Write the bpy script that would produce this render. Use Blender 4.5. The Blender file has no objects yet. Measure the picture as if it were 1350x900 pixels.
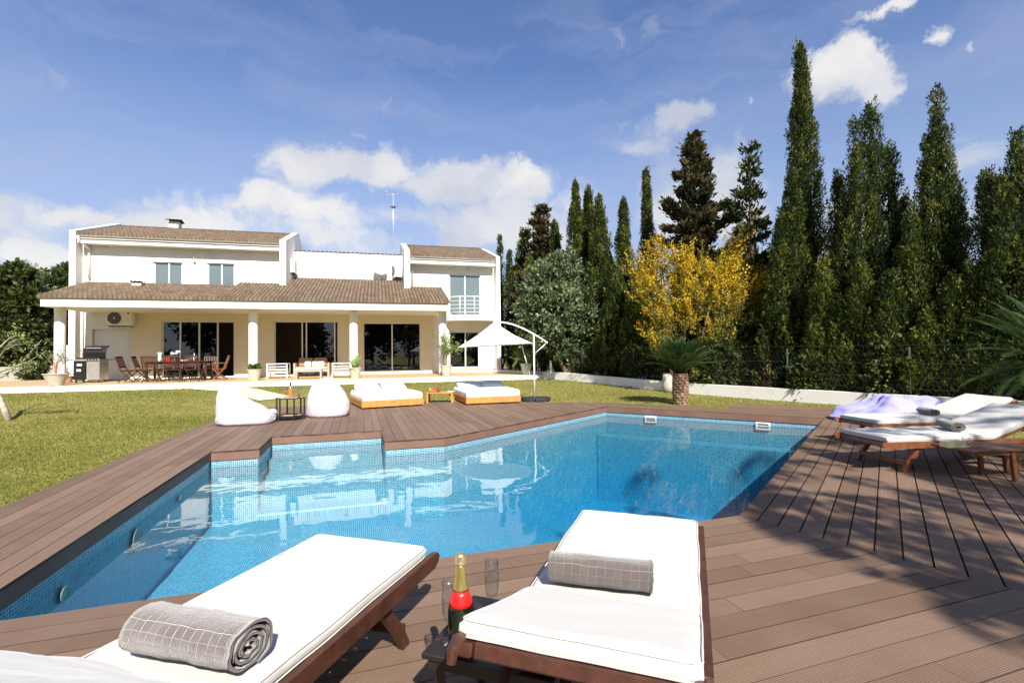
import bpy, bmesh, math, random
import numpy as np
from mathutils import Vector, Matrix, noise
R = math.radians
SC = bpy.context.scene
COL = SC.collection
rnd = random.Random(7)
# ------------------------------------------------------------------ surveying helpers
F_, PI_, RO_, H_ = 649.6, R(1.30), R(-.665), 1.305          # focal length in photo pixels, tilt, roll, eye height
def ray(px, py):
    x = (px-675)/F_; y = (450-py)/F_
    c, s = math.cos(RO_), math.sin(RO_)
    x, y = c*x-s*y, s*x+c*y
    return Vector((x, math.cos(PI_)-y*math.sin(PI_), math.sin(PI_)+y*math.cos(PI_)))
def G(px, py, z=0.0):                                        # point on the level z seen at that place
    r = ray(px, py); t = (z-H_)/r.z
    return Vector((r.x*t, r.y*t, z))
def D(px, py, Y):                                            # point at depth Y
    r = ray(px, py); t = Y/r.y
    return Vector((r.x*t, Y, r.z*t+H_))
HT = R(15.19); HA = Vector((-16.63, 16.02)); HU = Vector((math.cos(HT), math.sin(HT))); HN = Vector((-math.sin(HT), math.cos(HT)))
def L(u, v, z=0.0):                                          # villa frame: u along the front, v into the house
    q = HA+HU*u+HN*v
    return Vector((q.x, q.y, z))
def uv_of(p):
    d = Vector((p[0], p[1]))-HA
    return d.dot(HU), d.dot(HN)
FL = .38                                                     # terrace floor level
def sm(t): t = max(0, min(1, t)); return t*t*(3-2*t)
def gh(x, y):                                                # lawn height
    v = -(x-HA.x)*math.sin(HT)+(y-HA.y)*math.cos(HT)
    return -.02+.20*sm((v+8)/7.5)
def GG(px, py):
    z = 0
    for _ in range(8):
        p = G(px, py, z); z = gh(p.x, p.y)
    return p
# ------------------------------------------------------------------ mesh helpers
class MB:
    def __init__(s): s.v = []; s.f = []; s.uv = None; s.t = None
    def add(s, vs, fs, M=None):
        n = len(s.v)
        s.v += [(M @ Vector(v))[:] if M else tuple(v) for v in vs]
        s.f += [tuple(i+n for i in f) for f in fs]
        return s
    def bm(s, b, M=None):
        b.verts.index_update()
        s.add([v.co.copy() for v in b.verts], [[v.index for v in f.verts] for f in b.faces], M); b.free(); return s
    def box(s, x0, x1, y0, y1, z0, z1, M=None):
        return s.add([(x0,y0,z0),(x1,y0,z0),(x1,y1,z0),(x0,y1,z0),(x0,y0,z1),(x1,y0,z1),(x1,y1,z1),(x0,y1,z1)],
                     [(0,3,2,1),(4,5,6,7),(0,1,5,4),(1,2,6,5),(2,3,7,6),(3,0,4,7)], M)
    def rbox(s, x0, x1, y0, y1, z0, z1, r=.01, seg=2, M=None):
        b = bmesh.new(); bmesh.ops.create_cube(b, size=1)
        for v in b.verts:
            v.co = Vector((x0 if v.co.x < 0 else x1, y0 if v.co.y < 0 else y1, z0 if v.co.z < 0 else z1))
        bmesh.ops.bevel(b, geom=list(b.edges), offset=r, segments=seg, profile=.5, affect='EDGES')
        return s.bm(b, M)
    def prism(s, pts, z0, z1, M=None):                       # polygon in xy, extruded in z
        n = len(pts)
        vs = [(p[0], p[1], z0) for p in pts]+[(p[0], p[1], z1) for p in pts]
        return s.add(vs, [tuple(range(n-1, -1, -1)), tuple(range(n, 2*n))]+[(i, (i+1) % n, n+(i+1) % n, n+i) for i in range(n)], M)
    def tube(s, pts, r, k=8, M=None, cap=True):
        pts = [Vector(p) for p in pts]; n = len(pts)
        rs = r if isinstance(r, (list, tuple)) else [r]*n
        vs = []; fs = []
        up = Vector((0, 0, 1))
        a = None
        for i, p in enumerate(pts):
            d = (pts[min(i+1, n-1)]-pts[max(i-1, 0)]).normalized()
            if a is None:
                a = d.cross(up if abs(d.z) < .95 else Vector((1, 0, 0))).normalized()
            else:
                a = (a-d*a.dot(d)).normalized()
            b = d.cross(a)
            for j in range(k):
                t = 2*math.pi*j/k
                vs.append(p+(a*math.cos(t)+b*math.sin(t))*rs[i])
        for i in range(n-1):
            for j in range(k):
                fs.append((i*k+j, i*k+(j+1) % k, (i+1)*k+(j+1) % k, (i+1)*k+j))
        if cap: fs += [tuple(range(k-1, -1, -1)), tuple(range((n-1)*k, n*k))]
        return s.add(vs, fs, M)
    def bar(s, p, q, w, h, M=None):                          # rectangular bar from p to q
        p = Vector(p); q = Vector(q); d = (q-p).normalized()
        a = d.cross(Vector((0, 0, 1)));  a = Vector((1, 0, 0)) if a.length < 1e-4 else a.normalized()
        b = a.cross(d)
        vs = []
        for c in (p, q):
            for i, j in ((-1,-1),(1,-1),(1,1),(-1,1)): vs.append(c+a*(w/2*i)+b*(h/2*j))
        return s.add(vs, [(3,2,1,0),(4,5,6,7),(0,1,5,4),(1,2,6,5),(2,3,7,6),(3,0,4,7)], M)
    def lathe(s, prof, k=24, M=None, cx=0, cy=0):            # prof: (r, z)
        vs = []; fs = []
        for r, z in prof:
            for j in range(k):
                t = 2*math.pi*j/k; vs.append((cx+r*math.cos(t), cy+r*math.sin(t), z))
        for i in range(len(prof)-1):
            for j in range(k): fs.append((i*k+j, i*k+(j+1) % k, (i+1)*k+(j+1) % k, (i+1)*k+j))
        if prof[0][0] > 1e-4: fs.append(tuple(range(k-1, -1, -1)))
        if prof[-1][0] > 1e-4: fs.append(tuple(range((len(prof)-1)*k, len(prof)*k)))
        return s.add(vs, fs, M)
    def build(s, name, mat, parent=None, smooth=False, loc=None):
        me = bpy.data.meshes.new(name)
        me.from_pydata(s.v, [], s.f); me.validate(clean_customdata=False)
        me.materials.append(mat)
        if smooth:
            me.polygons.foreach_set('use_smooth', [True]*len(me.polygons))
            if smooth != 'all':
                b = bmesh.new(); b.from_mesh(me); bmesh.ops.remove_doubles(b, verts=b.verts, dist=1e-5)
                for e in b.edges:
                    e.smooth = len(e.link_faces) != 2 or e.calc_face_angle(0) < R(38)
                b.to_mesh(me); b.free()
        o = bpy.data.objects.new(name, me); COL.objects.link(o)
        if parent: o.parent = parent
        if loc is not None: o.location = loc
        return o
def tag(o, label=None, cat=None, group=None, kind=None):
    if label: o['label'] = label
    if cat: o['category'] = cat
    if group: o['group'] = group
    if kind: o['kind'] = kind
    return o
def thing(name, label, cat, loc=(0,0,0), rz=0, group=None):
    o = bpy.data.objects.new(name, None); COL.objects.link(o)
    o.empty_display_size = .1
    o.location = loc; o.rotation_euler = (0, 0, rz)
    return tag(o, label, cat, group)
def kids(o): return [c for c in bpy.data.objects if c.parent == o]
def dup(root, loc, rz=0, label=None, group=None):
    def cp(o, par):
        c = o.copy(); COL.objects.link(c)
        if par: c.parent = par
        for ch in kids(o): cp(ch, c)
        return c
    r = cp(root, None); r.location = loc; r.rotation_euler = (0, 0, rz)
    if label: r['label'] = label
    if group: r['group'] = group
    return r
def np_mesh(name, V, k, mat, parent=None, tint=None, loc=None):          # V: (n*k,3) verts of n separate k-gons
    n = len(V)//k
    me = bpy.data.meshes.new(name)
    me.vertices.add(n*k); me.vertices.foreach_set('co', np.ascontiguousarray(V, dtype=np.float32).ravel())
    me.loops.add(n*k); me.loops.foreach_set('vertex_index', np.arange(n*k, dtype=np.int32))
    me.polygons.add(n); me.polygons.foreach_set('loop_start', np.arange(0, n*k, k, dtype=np.int32))
    me.update(calc_edges=True)
    if tint is not None:
        a = me.attributes.new('tint', 'FLOAT', 'FACE'); a.data.foreach_set('value', np.ascontiguousarray(tint, dtype=np.float32))
    me.materials.append(mat)
    o = bpy.data.objects.new(name, me); COL.objects.link(o)
    if parent: o.parent = parent
    if loc is not None: o.location = loc
    return o
# ------------------------------------------------------------------ materials
def newmat(name):
    m = bpy.data.materials.new(name); m.use_nodes = True
    nt = m.node_tree; b = nt.nodes['Principled BSDF']
    return m, nt, b
def N(nt, t, **kw):
    n = nt.nodes.new(t)
    for k, v in kw.items():
        if k.startswith('i_'):
            key = k[2:]; key = int(key) if key.isdigit() else key
            n.inputs[key].default_value = v
        else: setattr(n, k, v)
    return n
def lk(nt, a, b): nt.links.new(a, b)
def math_(nt, op, a, b=None, c=None, clamp=False):
    n = nt.nodes.new('ShaderNodeMath'); n.operation = op; n.use_clamp = clamp
    for i, x in enumerate((a, b, c)):
        if x is None: continue
        if isinstance(x, (int, float)): n.inputs[i].default_value = x
        else: lk(nt, x, n.inputs[i])
    return n.outputs[0]
def mixc(nt, fac, a, b):
    n = nt.nodes.new('ShaderNodeMix'); n.data_type = 'RGBA'
    for s, x in ((0, fac), (6, a), (7, b)):
        if isinstance(x, (int, float)): n.inputs[s].default_value = x
        elif isinstance(x, tuple): n.inputs[s].default_value = (x+(1,))[:4]
        else: lk(nt, x, n.inputs[s])
    return n.outputs[2]
def ramp(nt, fac, stops, interp='LINEAR'):
    n = nt.nodes.new('ShaderNodeValToRGB'); n.color_ramp.interpolation = interp
    el = n.color_ramp.elements
    while len(el) < len(stops): el.new(.5)
    for e, (p, c) in zip(el, stops):
        e.position = p; e.color = (c+(1,))[:4] if isinstance(c, tuple) else (c, c, c, 1)
    lk(nt, fac, n.inputs[0]); return n.outputs[0]
def noise_(nt, vec, scale, detail=3, rough=.5, dist=0, dims='3D'):
    n = nt.nodes.new('ShaderNodeTexNoise'); n.inputs['Scale'].default_value = scale
    n.inputs['Detail'].default_value = detail; n.inputs['Roughness'].default_value = rough; n.inputs['Distortion'].default_value = dist
    if vec is not None: lk(nt, vec, n.inputs['Vector'])
    return n.outputs['Fac']
def mapv(nt, vec, scale=(1,1,1), rot=(0,0,0), loc=(0,0,0)):
    n = nt.nodes.new('ShaderNodeMapping'); n.inputs['Scale'].default_value = scale; n.inputs['Rotation'].default_value = rot; n.inputs['Location'].default_value = loc
    lk(nt, vec, n.inputs['Vector']); return n.outputs[0]
def bump(nt, h, strength, dist, bsdf):
    n = nt.nodes.new('ShaderNodeBump'); n.inputs['Strength'].default_value = strength; n.inputs['Distance'].default_value = dist
    lk(nt, h, n.inputs['Height']); lk(nt, n.outputs[0], bsdf.inputs['Normal']); return n
def mat(name, col, rough=.6, var=.12, scale=6, metal=0, bmp=0, bscale=60, spec=None, dirt=None):
    m, nt, b = newmat(name)
    tc = N(nt, 'ShaderNodeTexCoord').outputs['Object']
    n1 = noise_(nt, tc, scale, 5, .6)
    c0 = tuple(min(1, c*(1-var)) for c in col); c1 = tuple(min(1, c*(1+var)) for c in col)
    cc = mixc(nt, ramp(nt, n1, [(.3, 0.), (.7, 1.)]), c0, c1)
    if dirt:
        n2 = noise_(nt, tc, dirt[1], 6, .7)
        cc = mixc(nt, ramp(nt, n2, [(.5, 0.), (.72, 1.)]), cc, dirt[0])
    lk(nt, cc, b.inputs['Base Color'])
    b.inputs['Roughness'].default_value = rough; b.inputs['Metallic'].default_value = metal
    if spec is not None: b.inputs['Specular IOR Level'].default_value = spec
    if bmp:
        bump(nt, noise_(nt, tc, bscale, 4, .6), bmp, .30/bscale, b)
    return m
def leafmat(name, ca, cb, cc=None, trans=.25, rough=.55):
    m, nt, b = newmat(name)
    geo = N(nt, 'ShaderNodeNewGeometry'); at = N(nt, 'ShaderNodeAttribute', attribute_name='tint')
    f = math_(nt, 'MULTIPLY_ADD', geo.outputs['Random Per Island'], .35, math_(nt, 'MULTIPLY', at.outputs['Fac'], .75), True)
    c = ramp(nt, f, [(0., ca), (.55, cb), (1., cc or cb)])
    lk(nt, c, b.inputs['Base Color']); b.inputs['Roughness'].default_value = rough
    b.inputs['Specular IOR Level'].default_value = .25
    tr = N(nt, 'ShaderNodeBsdfTranslucent'); lk(nt, c, tr.inputs['Color'])
    mx = N(nt, 'ShaderNodeMixShader', i_0=trans)
    lk(nt, b.outputs[0], mx.inputs[1]); lk(nt, tr.outputs[0], mx.inputs[2])
    lk(nt, mx.outputs[0], nt.nodes['Material Output'].inputs['Surface'])
    return m
M = {}
M['plaster'] = mat('white_plaster', (.80, .785, .74), .85, .03, 1.2, bmp=.15, bscale=90, dirt=((.70,.66,.58), 1.6))
M['cream'] = mat('bounce_cream_plaster', (.76, .67, .50), .85, .03, 1.2, bmp=.15, bscale=90)  # warm floor bounce on the white porch wall put into its colour
M['shaded_plaster'] = mat('shaded_plaster', (.40, .39, .365), .9, .08, 2, bmp=.2, bscale=50, dirt=((.36,.34,.29), 2.5))  # tree shade on the left garden wall put into a greyer colour
M['white_paint'] = mat('white_metal_paint', (.78, .78, .76), .35, .03)
M['alu'] = mat('aluminium', (.62, .62, .60), .35, .05, metal=.6)
M['steel'] = mat('brushed_steel', (.55, .52, .46), .35, .08, metal=.75)
M['black'] = mat('black_enamel', (.012, .011, .012), .3, .3)
M['darkplastic'] = mat('dark_plastic', (.025, .027, .03), .5, .2, bmp=.2)
M['darkwood'] = mat('dark_teak', (.060, .021, .012), .42, .35, 14, bmp=.25, bscale=40)
M['blackwood'] = mat('blackened_wood', (.016, .011, .009), .5, .3, 14, bmp=.25, bscale=40)
M['redwood'] = mat('red_brown_teak', (.17, .062, .028), .42, .3, 14, bmp=.25, bscale=40)
M['boardside'] = mat('board_sides', (.035, .022, .016), .9, .2)
M['lampgrey'] = mat('lamp_grey', (.20, .27, .25), .4, .05)
M['terracotta'] = mat('terracotta', (.42, .20, .11), .8, .15)
M['potstone'] = mat('stone_pot', (.52, .46, .36), .85, .08, 8, bmp=.4, bscale=50)
M['terrace'] = mat('terrace_tiles', (.44, .325, .19), .6, .07, 3)
M['edge'] = mat('pale_stone_edge', (.82, .80, .74), .75, .04, 3)
M['path'] = mat('pale_paving', (.66, .58, .38), .8, .10, 4, bmp=.2)
M['soil'] = mat('soil', (.09, .06, .04), .95, .3, 20)
M['bark'] = mat('bark', (.17, .12, .085), .9, .35, 9, bmp=.8, bscale=30)
M['lightbark'] = mat('pale_bark', (.34, .30, .24), .9, .3, 9, bmp=.8, bscale=30)
M['ropegrey'] = mat('grey_stone', (.42, .39, .34), .9, .2, 5, bmp=.6, bscale=20)
M['purplegrey'] = mat('blue_grey_fabric', (.50, .60, .70), .9, .05, 10, bmp=.2, bscale=200)
M['tan'] = mat('tan_cushion', (.36, .22, .13), .9, .08)
M['rattan'] = mat('bleached_wood', (.42, .32, .24), .7, .12, 10)
M['blue'] = mat('blue_plastic', (.03, .05, .35), .35, .1)
M['juice'] = mat('orange_juice', (.8, .38, .03), .3, .1)
M['rose'] = mat('rose_wine', (.55, .16, .06), .15, .1)
M['gold'] = mat('gold_foil', (.62, .46, .15), .32, .1, metal=.9, bmp=.5, bscale=160)
M['goldpale'] = mat('pale_gold_foil', (.75, .62, .32), .3, .1, metal=.9, bmp=.7, bscale=220)
M['red'] = mat('red_band', (.70, .012, .012), .35, .05)
M['whiteflower'] = mat('white_petals', (.8, .78, .74), .6, .05)
M['soap'] = mat('pale_yellow_card', (.74, .68, .38), .6, .05)
M['maroon'] = mat('maroon_cloth', (.25, .05, .06), .9, .1)
M['chainlink'] = mat('galvanised_wire', (.03, .036, .028), .8, .1)
M['greenpost'] = mat('green_post', (.05, .08, .065), .5, .1)

def schlick(nt, nrm=None, f0=.02):
    g = N(nt, 'ShaderNodeNewGeometry'); d = nt.nodes.new('ShaderNodeVectorMath'); d.operation = 'DOT_PRODUCT'
    lk(nt, g.outputs['Incoming'], d.inputs[0]); lk(nt, nrm if nrm is not None else g.outputs['Normal'], d.inputs[1])
    c = math_(nt, 'ABSOLUTE', d.outputs['Value']); p = math_(nt, 'POWER', math_(nt, 'SUBTRACT', 1., c, clamp=True), 5.)
    return math_(nt, 'MULTIPLY_ADD', p, 1-f0, f0, clamp=True)
def glassy(name, col=(1,1,1), rough=0.02, ior=1.45, op=.12):
    m, nt, b = newmat(name)
    nt.nodes.remove(b)
    fr = schlick(nt, None, .04); gl = N(nt, 'ShaderNodeBsdfGlossy', i_Roughness=rough)
    tr = N(nt, 'ShaderNodeBsdfTransparent'); tr.inputs['Color'].default_value = (col+(1,))
    mx = N(nt, 'ShaderNodeMixShader'); k = math_(nt, 'ADD', fr, op, clamp=True)
    lk(nt, k, mx.inputs[0]); lk(nt, tr.outputs[0], mx.inputs[1]); lk(nt, gl.outputs[0], mx.inputs[2])
    lk(nt, mx.outputs[0], nt.nodes['Material Output'].inputs['Surface'])
    return m
M['glass'] = glassy('clear_glass', (.955, .97, .975), op=.03)
M['pane'] = glassy('window_glass', (.35, .37, .38), .01, 1.5, .06)
def mk_dark_bottle():
    m, nt, b = newmat('dark_green_glass'); b.inputs['Base Color'].default_value = (.004, .010, .004, 1); b.inputs['Roughness'].default_value = .05
    b.inputs['Coat Weight'].default_value = .5
    return m
M['bottle'] = mk_dark_bottle()
def mk_shutter():
    m, nt, b = newmat('upper_window_glass')
    tc = N(nt, 'ShaderNodeTexCoord').outputs['Object']
    lk(nt, mixc(nt, noise_(nt, tc, .8), (.10, .135, .15), (.15, .19, .205)), b.inputs['Base Color']); b.inputs['Roughness'].default_value = .12
    return m
M['bluepane'] = mk_shutter()
# fabrics
def fabric(name, col, wr=.25, wscale=5, weave=420, rough=.92, sheen=.2, dirt=.0):
    m, nt, b = newmat(name)
    tc = N(nt, 'ShaderNodeTexCoord').outputs['Object']
    n1 = noise_(nt, tc, wscale, 3, .5, .6); n2 = noise_(nt, tc, weave, 2)
    lk(nt, mixc(nt, noise_(nt, tc, 3, 4), tuple(c*.95 for c in col), col), b.inputs['Base Color'])
    b.inputs['Roughness'].default_value = rough; b.inputs['Sheen Weight'].default_value = sheen
    h = math_(nt, 'ADD', n1, math_(nt, 'MULTIPLY', n2, .018))
    bump(nt, h, wr, .05, b)
    return m
M['canvas'] = fabric('white_canvas', (.50, .487, .455), .13, 7)
M['beanwhite'] = fabric('white_bean_bag_vinyl', (.57, .53, .60), .50, 6, 200, .55)
M['lilac'] = fabric('lilac_fabric', (.30, .29, .60), .45, 5, 200, .7)
M['sheet'] = fabric('white_sheet', (.84, .83, .81), .2, 6)
def mk_towel():
    m, nt, b = newmat('grey_waffle_towel')
    uv = N(nt, 'ShaderNodeUVMap').outputs['UV']
    tc = N(nt, 'ShaderNodeTexCoord').outputs['Object']
    d = nt.nodes.new('ShaderNodeVectorMath'); d.operation = 'MULTIPLY_ADD'
    nz = N(nt, 'ShaderNodeTexNoise', i_Scale=14.); lk(nt, tc, nz.inputs['Vector'])
    lk(nt, nz.outputs['Color'], d.inputs[0]); d.inputs[1].default_value = (.012, .012, 0); lk(nt, uv, d.inputs[2])
    br = N(nt, 'ShaderNodeTexBrick', offset=0., squash=1.)
    br.inputs['Scale'].default_value = 1.; br.inputs['Brick Width'].default_value = .032; br.inputs['Row Height'].default_value = .032
    br.inputs['Mortar Size'].default_value = .0016; br.inputs['Mortar Smooth'].default_value = .6
    br.inputs['Color1'].default_value = (.092, .071, .061, 1); br.inputs['Color2'].default_value = (.112, .088, .076, 1); br.inputs['Mortar'].default_value = (.185, .155, .14, 1)
    lk(nt, d.outputs[0], br.inputs['Vector'])
    c = mixc(nt, math_(nt, 'MULTIPLY', noise_(nt, tc, 320, 3, .7), .55), br.outputs['Color'], (.07, .055, .05))
    lk(nt, c, b.inputs['Base Color']); b.inputs['Roughness'].default_value = 1; b.inputs['Sheen Weight'].default_value = .6
    h = math_(nt, 'ADD', math_(nt, 'MULTIPLY', br.outputs['Fac'], -.5), math_(nt, 'MULTIPLY', noise_(nt, tc, 260, 3, .7), .8))
    bump(nt, h, .8, .006, b)
    return m
M['towel'] = mk_towel()
# deck
def mk_deck(name='deck_boards', fascia=False):
    m, nt, b = newmat(name)
    uv = N(nt, 'ShaderNodeUVMap').outputs['UV']            # x along the board, y across
    at = N(nt, 'ShaderNodeAttribute', attribute_name='tint').outputs['Fac']
    st = mapv(nt, uv, (3, 60, 1)); n1 = noise_(nt, st, 1.0, 5, .65)
    n2 = noise_(nt, mapv(nt, uv, (1.2, 1.2, 1)), 1.6, 4, .6)
    base = mixc(nt, at, (.190, .119, .073), (.300, .198, .132))
    if fascia: base = mixc(nt, at, (.19, .098, .066), (.21, .112, .076))
    c = mixc(nt, math_(nt, 'MULTIPLY', n1, .55), base, (.10, .058, .042))
    c = mixc(nt, math_(nt, 'MULTIPLY', ramp(nt, n2, [(.42, 0.), (.75, 1.)]), .35), c, (.28, .20, .155))
    sp = N(nt, 'ShaderNodeSeparateXYZ'); lk(nt, uv, sp.inputs[0])
    w = math_(nt, 'SINE', math_(nt, 'MULTIPLY', sp.outputs[1], 2*math.pi/.0095))
    groove = ramp(nt, w, [(.0, 0.), (.45, 1.)])
    c = mixc(nt, math_(nt, 'MULTIPLY', math_(nt, 'SUBTRACT', 1, groove), .0 if fascia else .42), c, (.05, .03, .022))
    lk(nt, c, b.inputs['Base Color']); b.inputs['Roughness'].default_value = .62
    b.inputs['Specular IOR Level'].default_value = .35
    h = math_(nt, 'ADD', math_(nt, 'MULTIPLY', groove, 0 if fascia else 1.), math_(nt, 'MULTIPLY', n1, .35))
    bump(nt, h, .55, .004, b)
    return m
M['deck'] = mk_deck(); M['fascia'] = mk_deck('deck_fascia', True)
# mosaic
def mk_mosaic(name, c1, c2, mort, s=.025):
    m, nt, b = newmat(name)
    uv = N(nt, 'ShaderNodeUVMap').outputs['UV']
    br = N(nt, 'ShaderNodeTexBrick', offset=0., squash=1.)
    br.inputs['Scale'].default_value = 1.; br.inputs['Brick Width'].default_value = s; br.inputs['Row Height'].default_value = s
    br.inputs['Mortar Size'].default_value = .0022; br.inputs['Bias'].default_value = 0
    br.inputs['Color1'].default_value = c1+(1,); br.inputs['Color2'].default_value = c2+(1,); br.inputs['Mortar'].default_value = mort+(1,)
    lk(nt, uv, br.inputs['Vector'])
    lk(nt, br.outputs['Color'], b.inputs['Base Color']); b.inputs['Roughness'].default_value = .25
    return m
M['mosaic'] = mk_mosaic('blue_mosaic', (.018, .125, .215), (.09, .30, .375), (.50, .61, .65))
# roof tiles
def mk_roof():
    m, nt, b = newmat('clay_roof_tiles')
    uv = N(nt, 'ShaderNodeUVMap').outputs['UV']
    br = N(nt, 'ShaderNodeTexBrick', offset=0., squash=1.)
    br.inputs['Scale'].default_value = 1.; br.inputs['Brick Width'].default_value = .15; br.inputs['Row Height'].default_value = .34
    br.inputs['Mortar Size'].default_value = .0; br.inputs['Color1'].default_value = (.095, .059, .034, 1); br.inputs['Color2'].default_value = (.19, .125, .074, 1)
    lk(nt, uv, br.inputs['Vector'])
    n = noise_(nt, mapv(nt, uv, (1, 1, 1)), 1.3, 6, .7)
    n3 = noise_(nt, uv, 14, 4, .7)
    c = mixc(nt, math_(nt, 'MULTIPLY', ramp(nt, n, [(.35, 0.), (.7, 1.)]), .5), br.outputs['Color'], (.20, .16, .115))
    c = mixc(nt, math_(nt, 'MULTIPLY', ramp(nt, n3, [(.5, 0.), (.75, 1.)]), .55), c, (.12, .085, .06))
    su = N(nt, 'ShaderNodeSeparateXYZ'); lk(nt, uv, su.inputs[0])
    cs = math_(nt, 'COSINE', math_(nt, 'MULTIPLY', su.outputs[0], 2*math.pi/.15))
    c = mixc(nt, math_(nt, 'MULTIPLY', ramp(nt, cs, [(.35, 0.), (.9, 1.)]), .8), c, (.045, .03, .022))  # shade in the channels between tile ribs put into the colour
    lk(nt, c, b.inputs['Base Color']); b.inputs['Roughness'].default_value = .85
    return m
M['roof'] = mk_roof()
def mk_lawn():
    m, nt, b = newmat('lawn_ground')
    tc = N(nt, 'ShaderNodeTexCoord').outputs['Object']
    n1 = noise_(nt, tc, .5, 5, .6); n2 = noise_(nt, tc, 22, 5, .75); n3 = noise_(nt, tc, 3, 4, .6)
    c = mixc(nt, ramp(nt, n1, [(.35, 0.), (.65, 1.)]), (.15, .16, .034), (.235, .21, .055))
    c = mixc(nt, math_(nt, 'MULTIPLY', ramp(nt, n3, [(.4, 0.), (.7, 1.)]), .6), c, (.10, .135, .022))
    c = mixc(nt, ramp(nt, n2, [(.35, 0.), (.7, .9)]), c, (.30, .25, .10))
    lk(nt, c, b.inputs['Base Color']); b.inputs['Roughness'].default_value = .95; b.inputs['Specular IOR Level'].default_value = .1
    bump(nt, n2, .9, .03, b)
    return m
M['lawn'] = mk_lawn()
M['grass'] = leafmat('grass_blades', (.10, .14, .018), (.225, .225, .045), (.40, .34, .13), .3)
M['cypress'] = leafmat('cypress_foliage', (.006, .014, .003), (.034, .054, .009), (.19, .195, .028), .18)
M['cypress_dark'] = leafmat('dark_conifer_foliage', (.010, .020, .006), (.034, .048, .012), (.10, .105, .022), .15)
M['conifer_brown'] = leafmat('bronze_conifer_foliage', (.020, .028, .010), (.050, .045, .018), (.13, .085, .035), .15)
M['oliveleaf'] = leafmat('silvery_leaves', (.035, .060, .022), (.105, .140, .060), (.30, .35, .20), .2, .45)
M['bushleaf'] = leafmat('bush_leaves', (.02, .036, .009), (.055, .075, .018), (.14, .155, .038), .22)
M['mimosa'] = leafmat('yellow_blossom', (.20, .13, .010), (.50, .33, .015), (.82, .58, .04), .3, .8)
M['mimosaleaf'] = leafmat('mimosa_leaves', (.06, .08, .02), (.16, .17, .04), (.30, .26, .06), .3)
M['palmleaf'] = leafmat('cycad_leaves', (.020, .045, .012), (.045, .085, .022), (.13, .19, .06), .2, .35)
M['potleaf'] = leafmat('pot_plant_leaves', (.06, .10, .025), (.14, .20, .05), (.36, .42, .13), .3)
M['core'] = mat('crown_shade_core', (.010, .014, .006), 1., .3, 3, spec=.0)  # near-black solid filling, stands in for the shade deep inside the crowns
# water
def mk_water():
    m, nt, b = newmat('pool_water')
    nt.nodes.remove(b)
    tc = N(nt, 'ShaderNodeTexCoord').outputs['Object']
    n1 = noise_(nt, tc, 1.6, 2, .5, .4); n2 = noise_(nt, tc, 6.5, 2, .5, .3)
    h = math_(nt, 'ADD', math_(nt, 'MULTIPLY', n1, 1.0), math_(nt, 'MULTIPLY', n2, .12))
    bp = N(nt, 'ShaderNodeBump', i_Strength=.06, i_Distance=.06); lk(nt, h, bp.inputs['Height'])
    fr = schlick(nt, bp.outputs[0])
    gl = N(nt, 'ShaderNodeBsdfGlossy', i_Roughness=0.); lk(nt, bp.outputs[0], gl.inputs['Normal'])
    tr = N(nt, 'ShaderNodeBsdfTransparent'); tr.inputs['Color'].default_value = (.95, .99, 1, 1)
    mx = N(nt, 'ShaderNodeMixShader')
    lk(nt, fr, mx.inputs[0]); lk(nt, tr.outputs[0], mx.inputs[1]); lk(nt, gl.outputs[0], mx.inputs[2])
    lk(nt, mx.outputs[0], nt.nodes['Material Output'].inputs['Surface'])
    va = N(nt, 'ShaderNodeVolumeAbsorption'); va.inputs['Color'].default_value = (.06, .76, .93, 1); va.inputs['Density'].default_value = .33
    lk(nt, va.outputs[0], nt.nodes['Material Output'].inputs['Volume'])
    return m
M['water'] = mk_water()
# ------------------------------------------------------------------ polygon tools
def v2(p): return (p[0], p[1])
def clip(poly, p, n):                                       # keep the side where (x-p).n >= 0
    out = []
    for i in range(len(poly)):
        a, b = poly[i], poly[(i+1) % len(poly)]
        da = (a[0]-p[0])*n[0]+(a[1]-p[1])*n[1]; db = (b[0]-p[0])*n[0]+(b[1]-p[1])*n[1]
        if da >= 0: out.append(a)
        if (da >= 0) != (db >= 0):
            t = da/(da-db); out.append((a[0]+(b[0]-a[0])*t, a[1]+(b[1]-a[1])*t))
    return out
def area(p): return .5*sum(p[i][0]*p[(i+1) % len(p)][1]-p[(i+1) % len(p)][0]*p[i][1] for i in range(len(p)))
def ccw(p): return p if area(p) > 0 else p[::-1]
def along(a, d, t): return (a[0]+d[0]*t, a[1]+d[1]*t)
def isect(p, d, q, e):
    c = d[0]*e[1]-d[1]*e[0]; t = ((q[0]-p[0])*e[1]-(q[1]-p[1])*e[0])/c
    return along(p, d, t)
def dirn(a): return (math.cos(R(a)), math.sin(R(a)))
# ------------------------------------------------------------------ pool outline (deck level)
dW = dirn(107.4); cW = dirn(17.6)
P0 = v2(G(-82, 829)); P9 = v2(G(973.3, 679.2))
P1 = v2(G(278.3, 595.3)); P2 = along(P1, cW, .595); P3 = along(P2, dW, 1.07); P4 = along(P3, cW, 1.70)
P5 = along(P4, dW, -1.12); P6 = along(P5, cW, .90); P7 = v2(G(799.3, 535.6)); P8 = v2(G(1087, 551.2))
POOL = [P0, P9, P8, P7, P6, P5, P4, P3, P2, P1]              # ccw
BW = .145
DECK = []                                                    # (polygon, direction deg, phase point)
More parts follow.
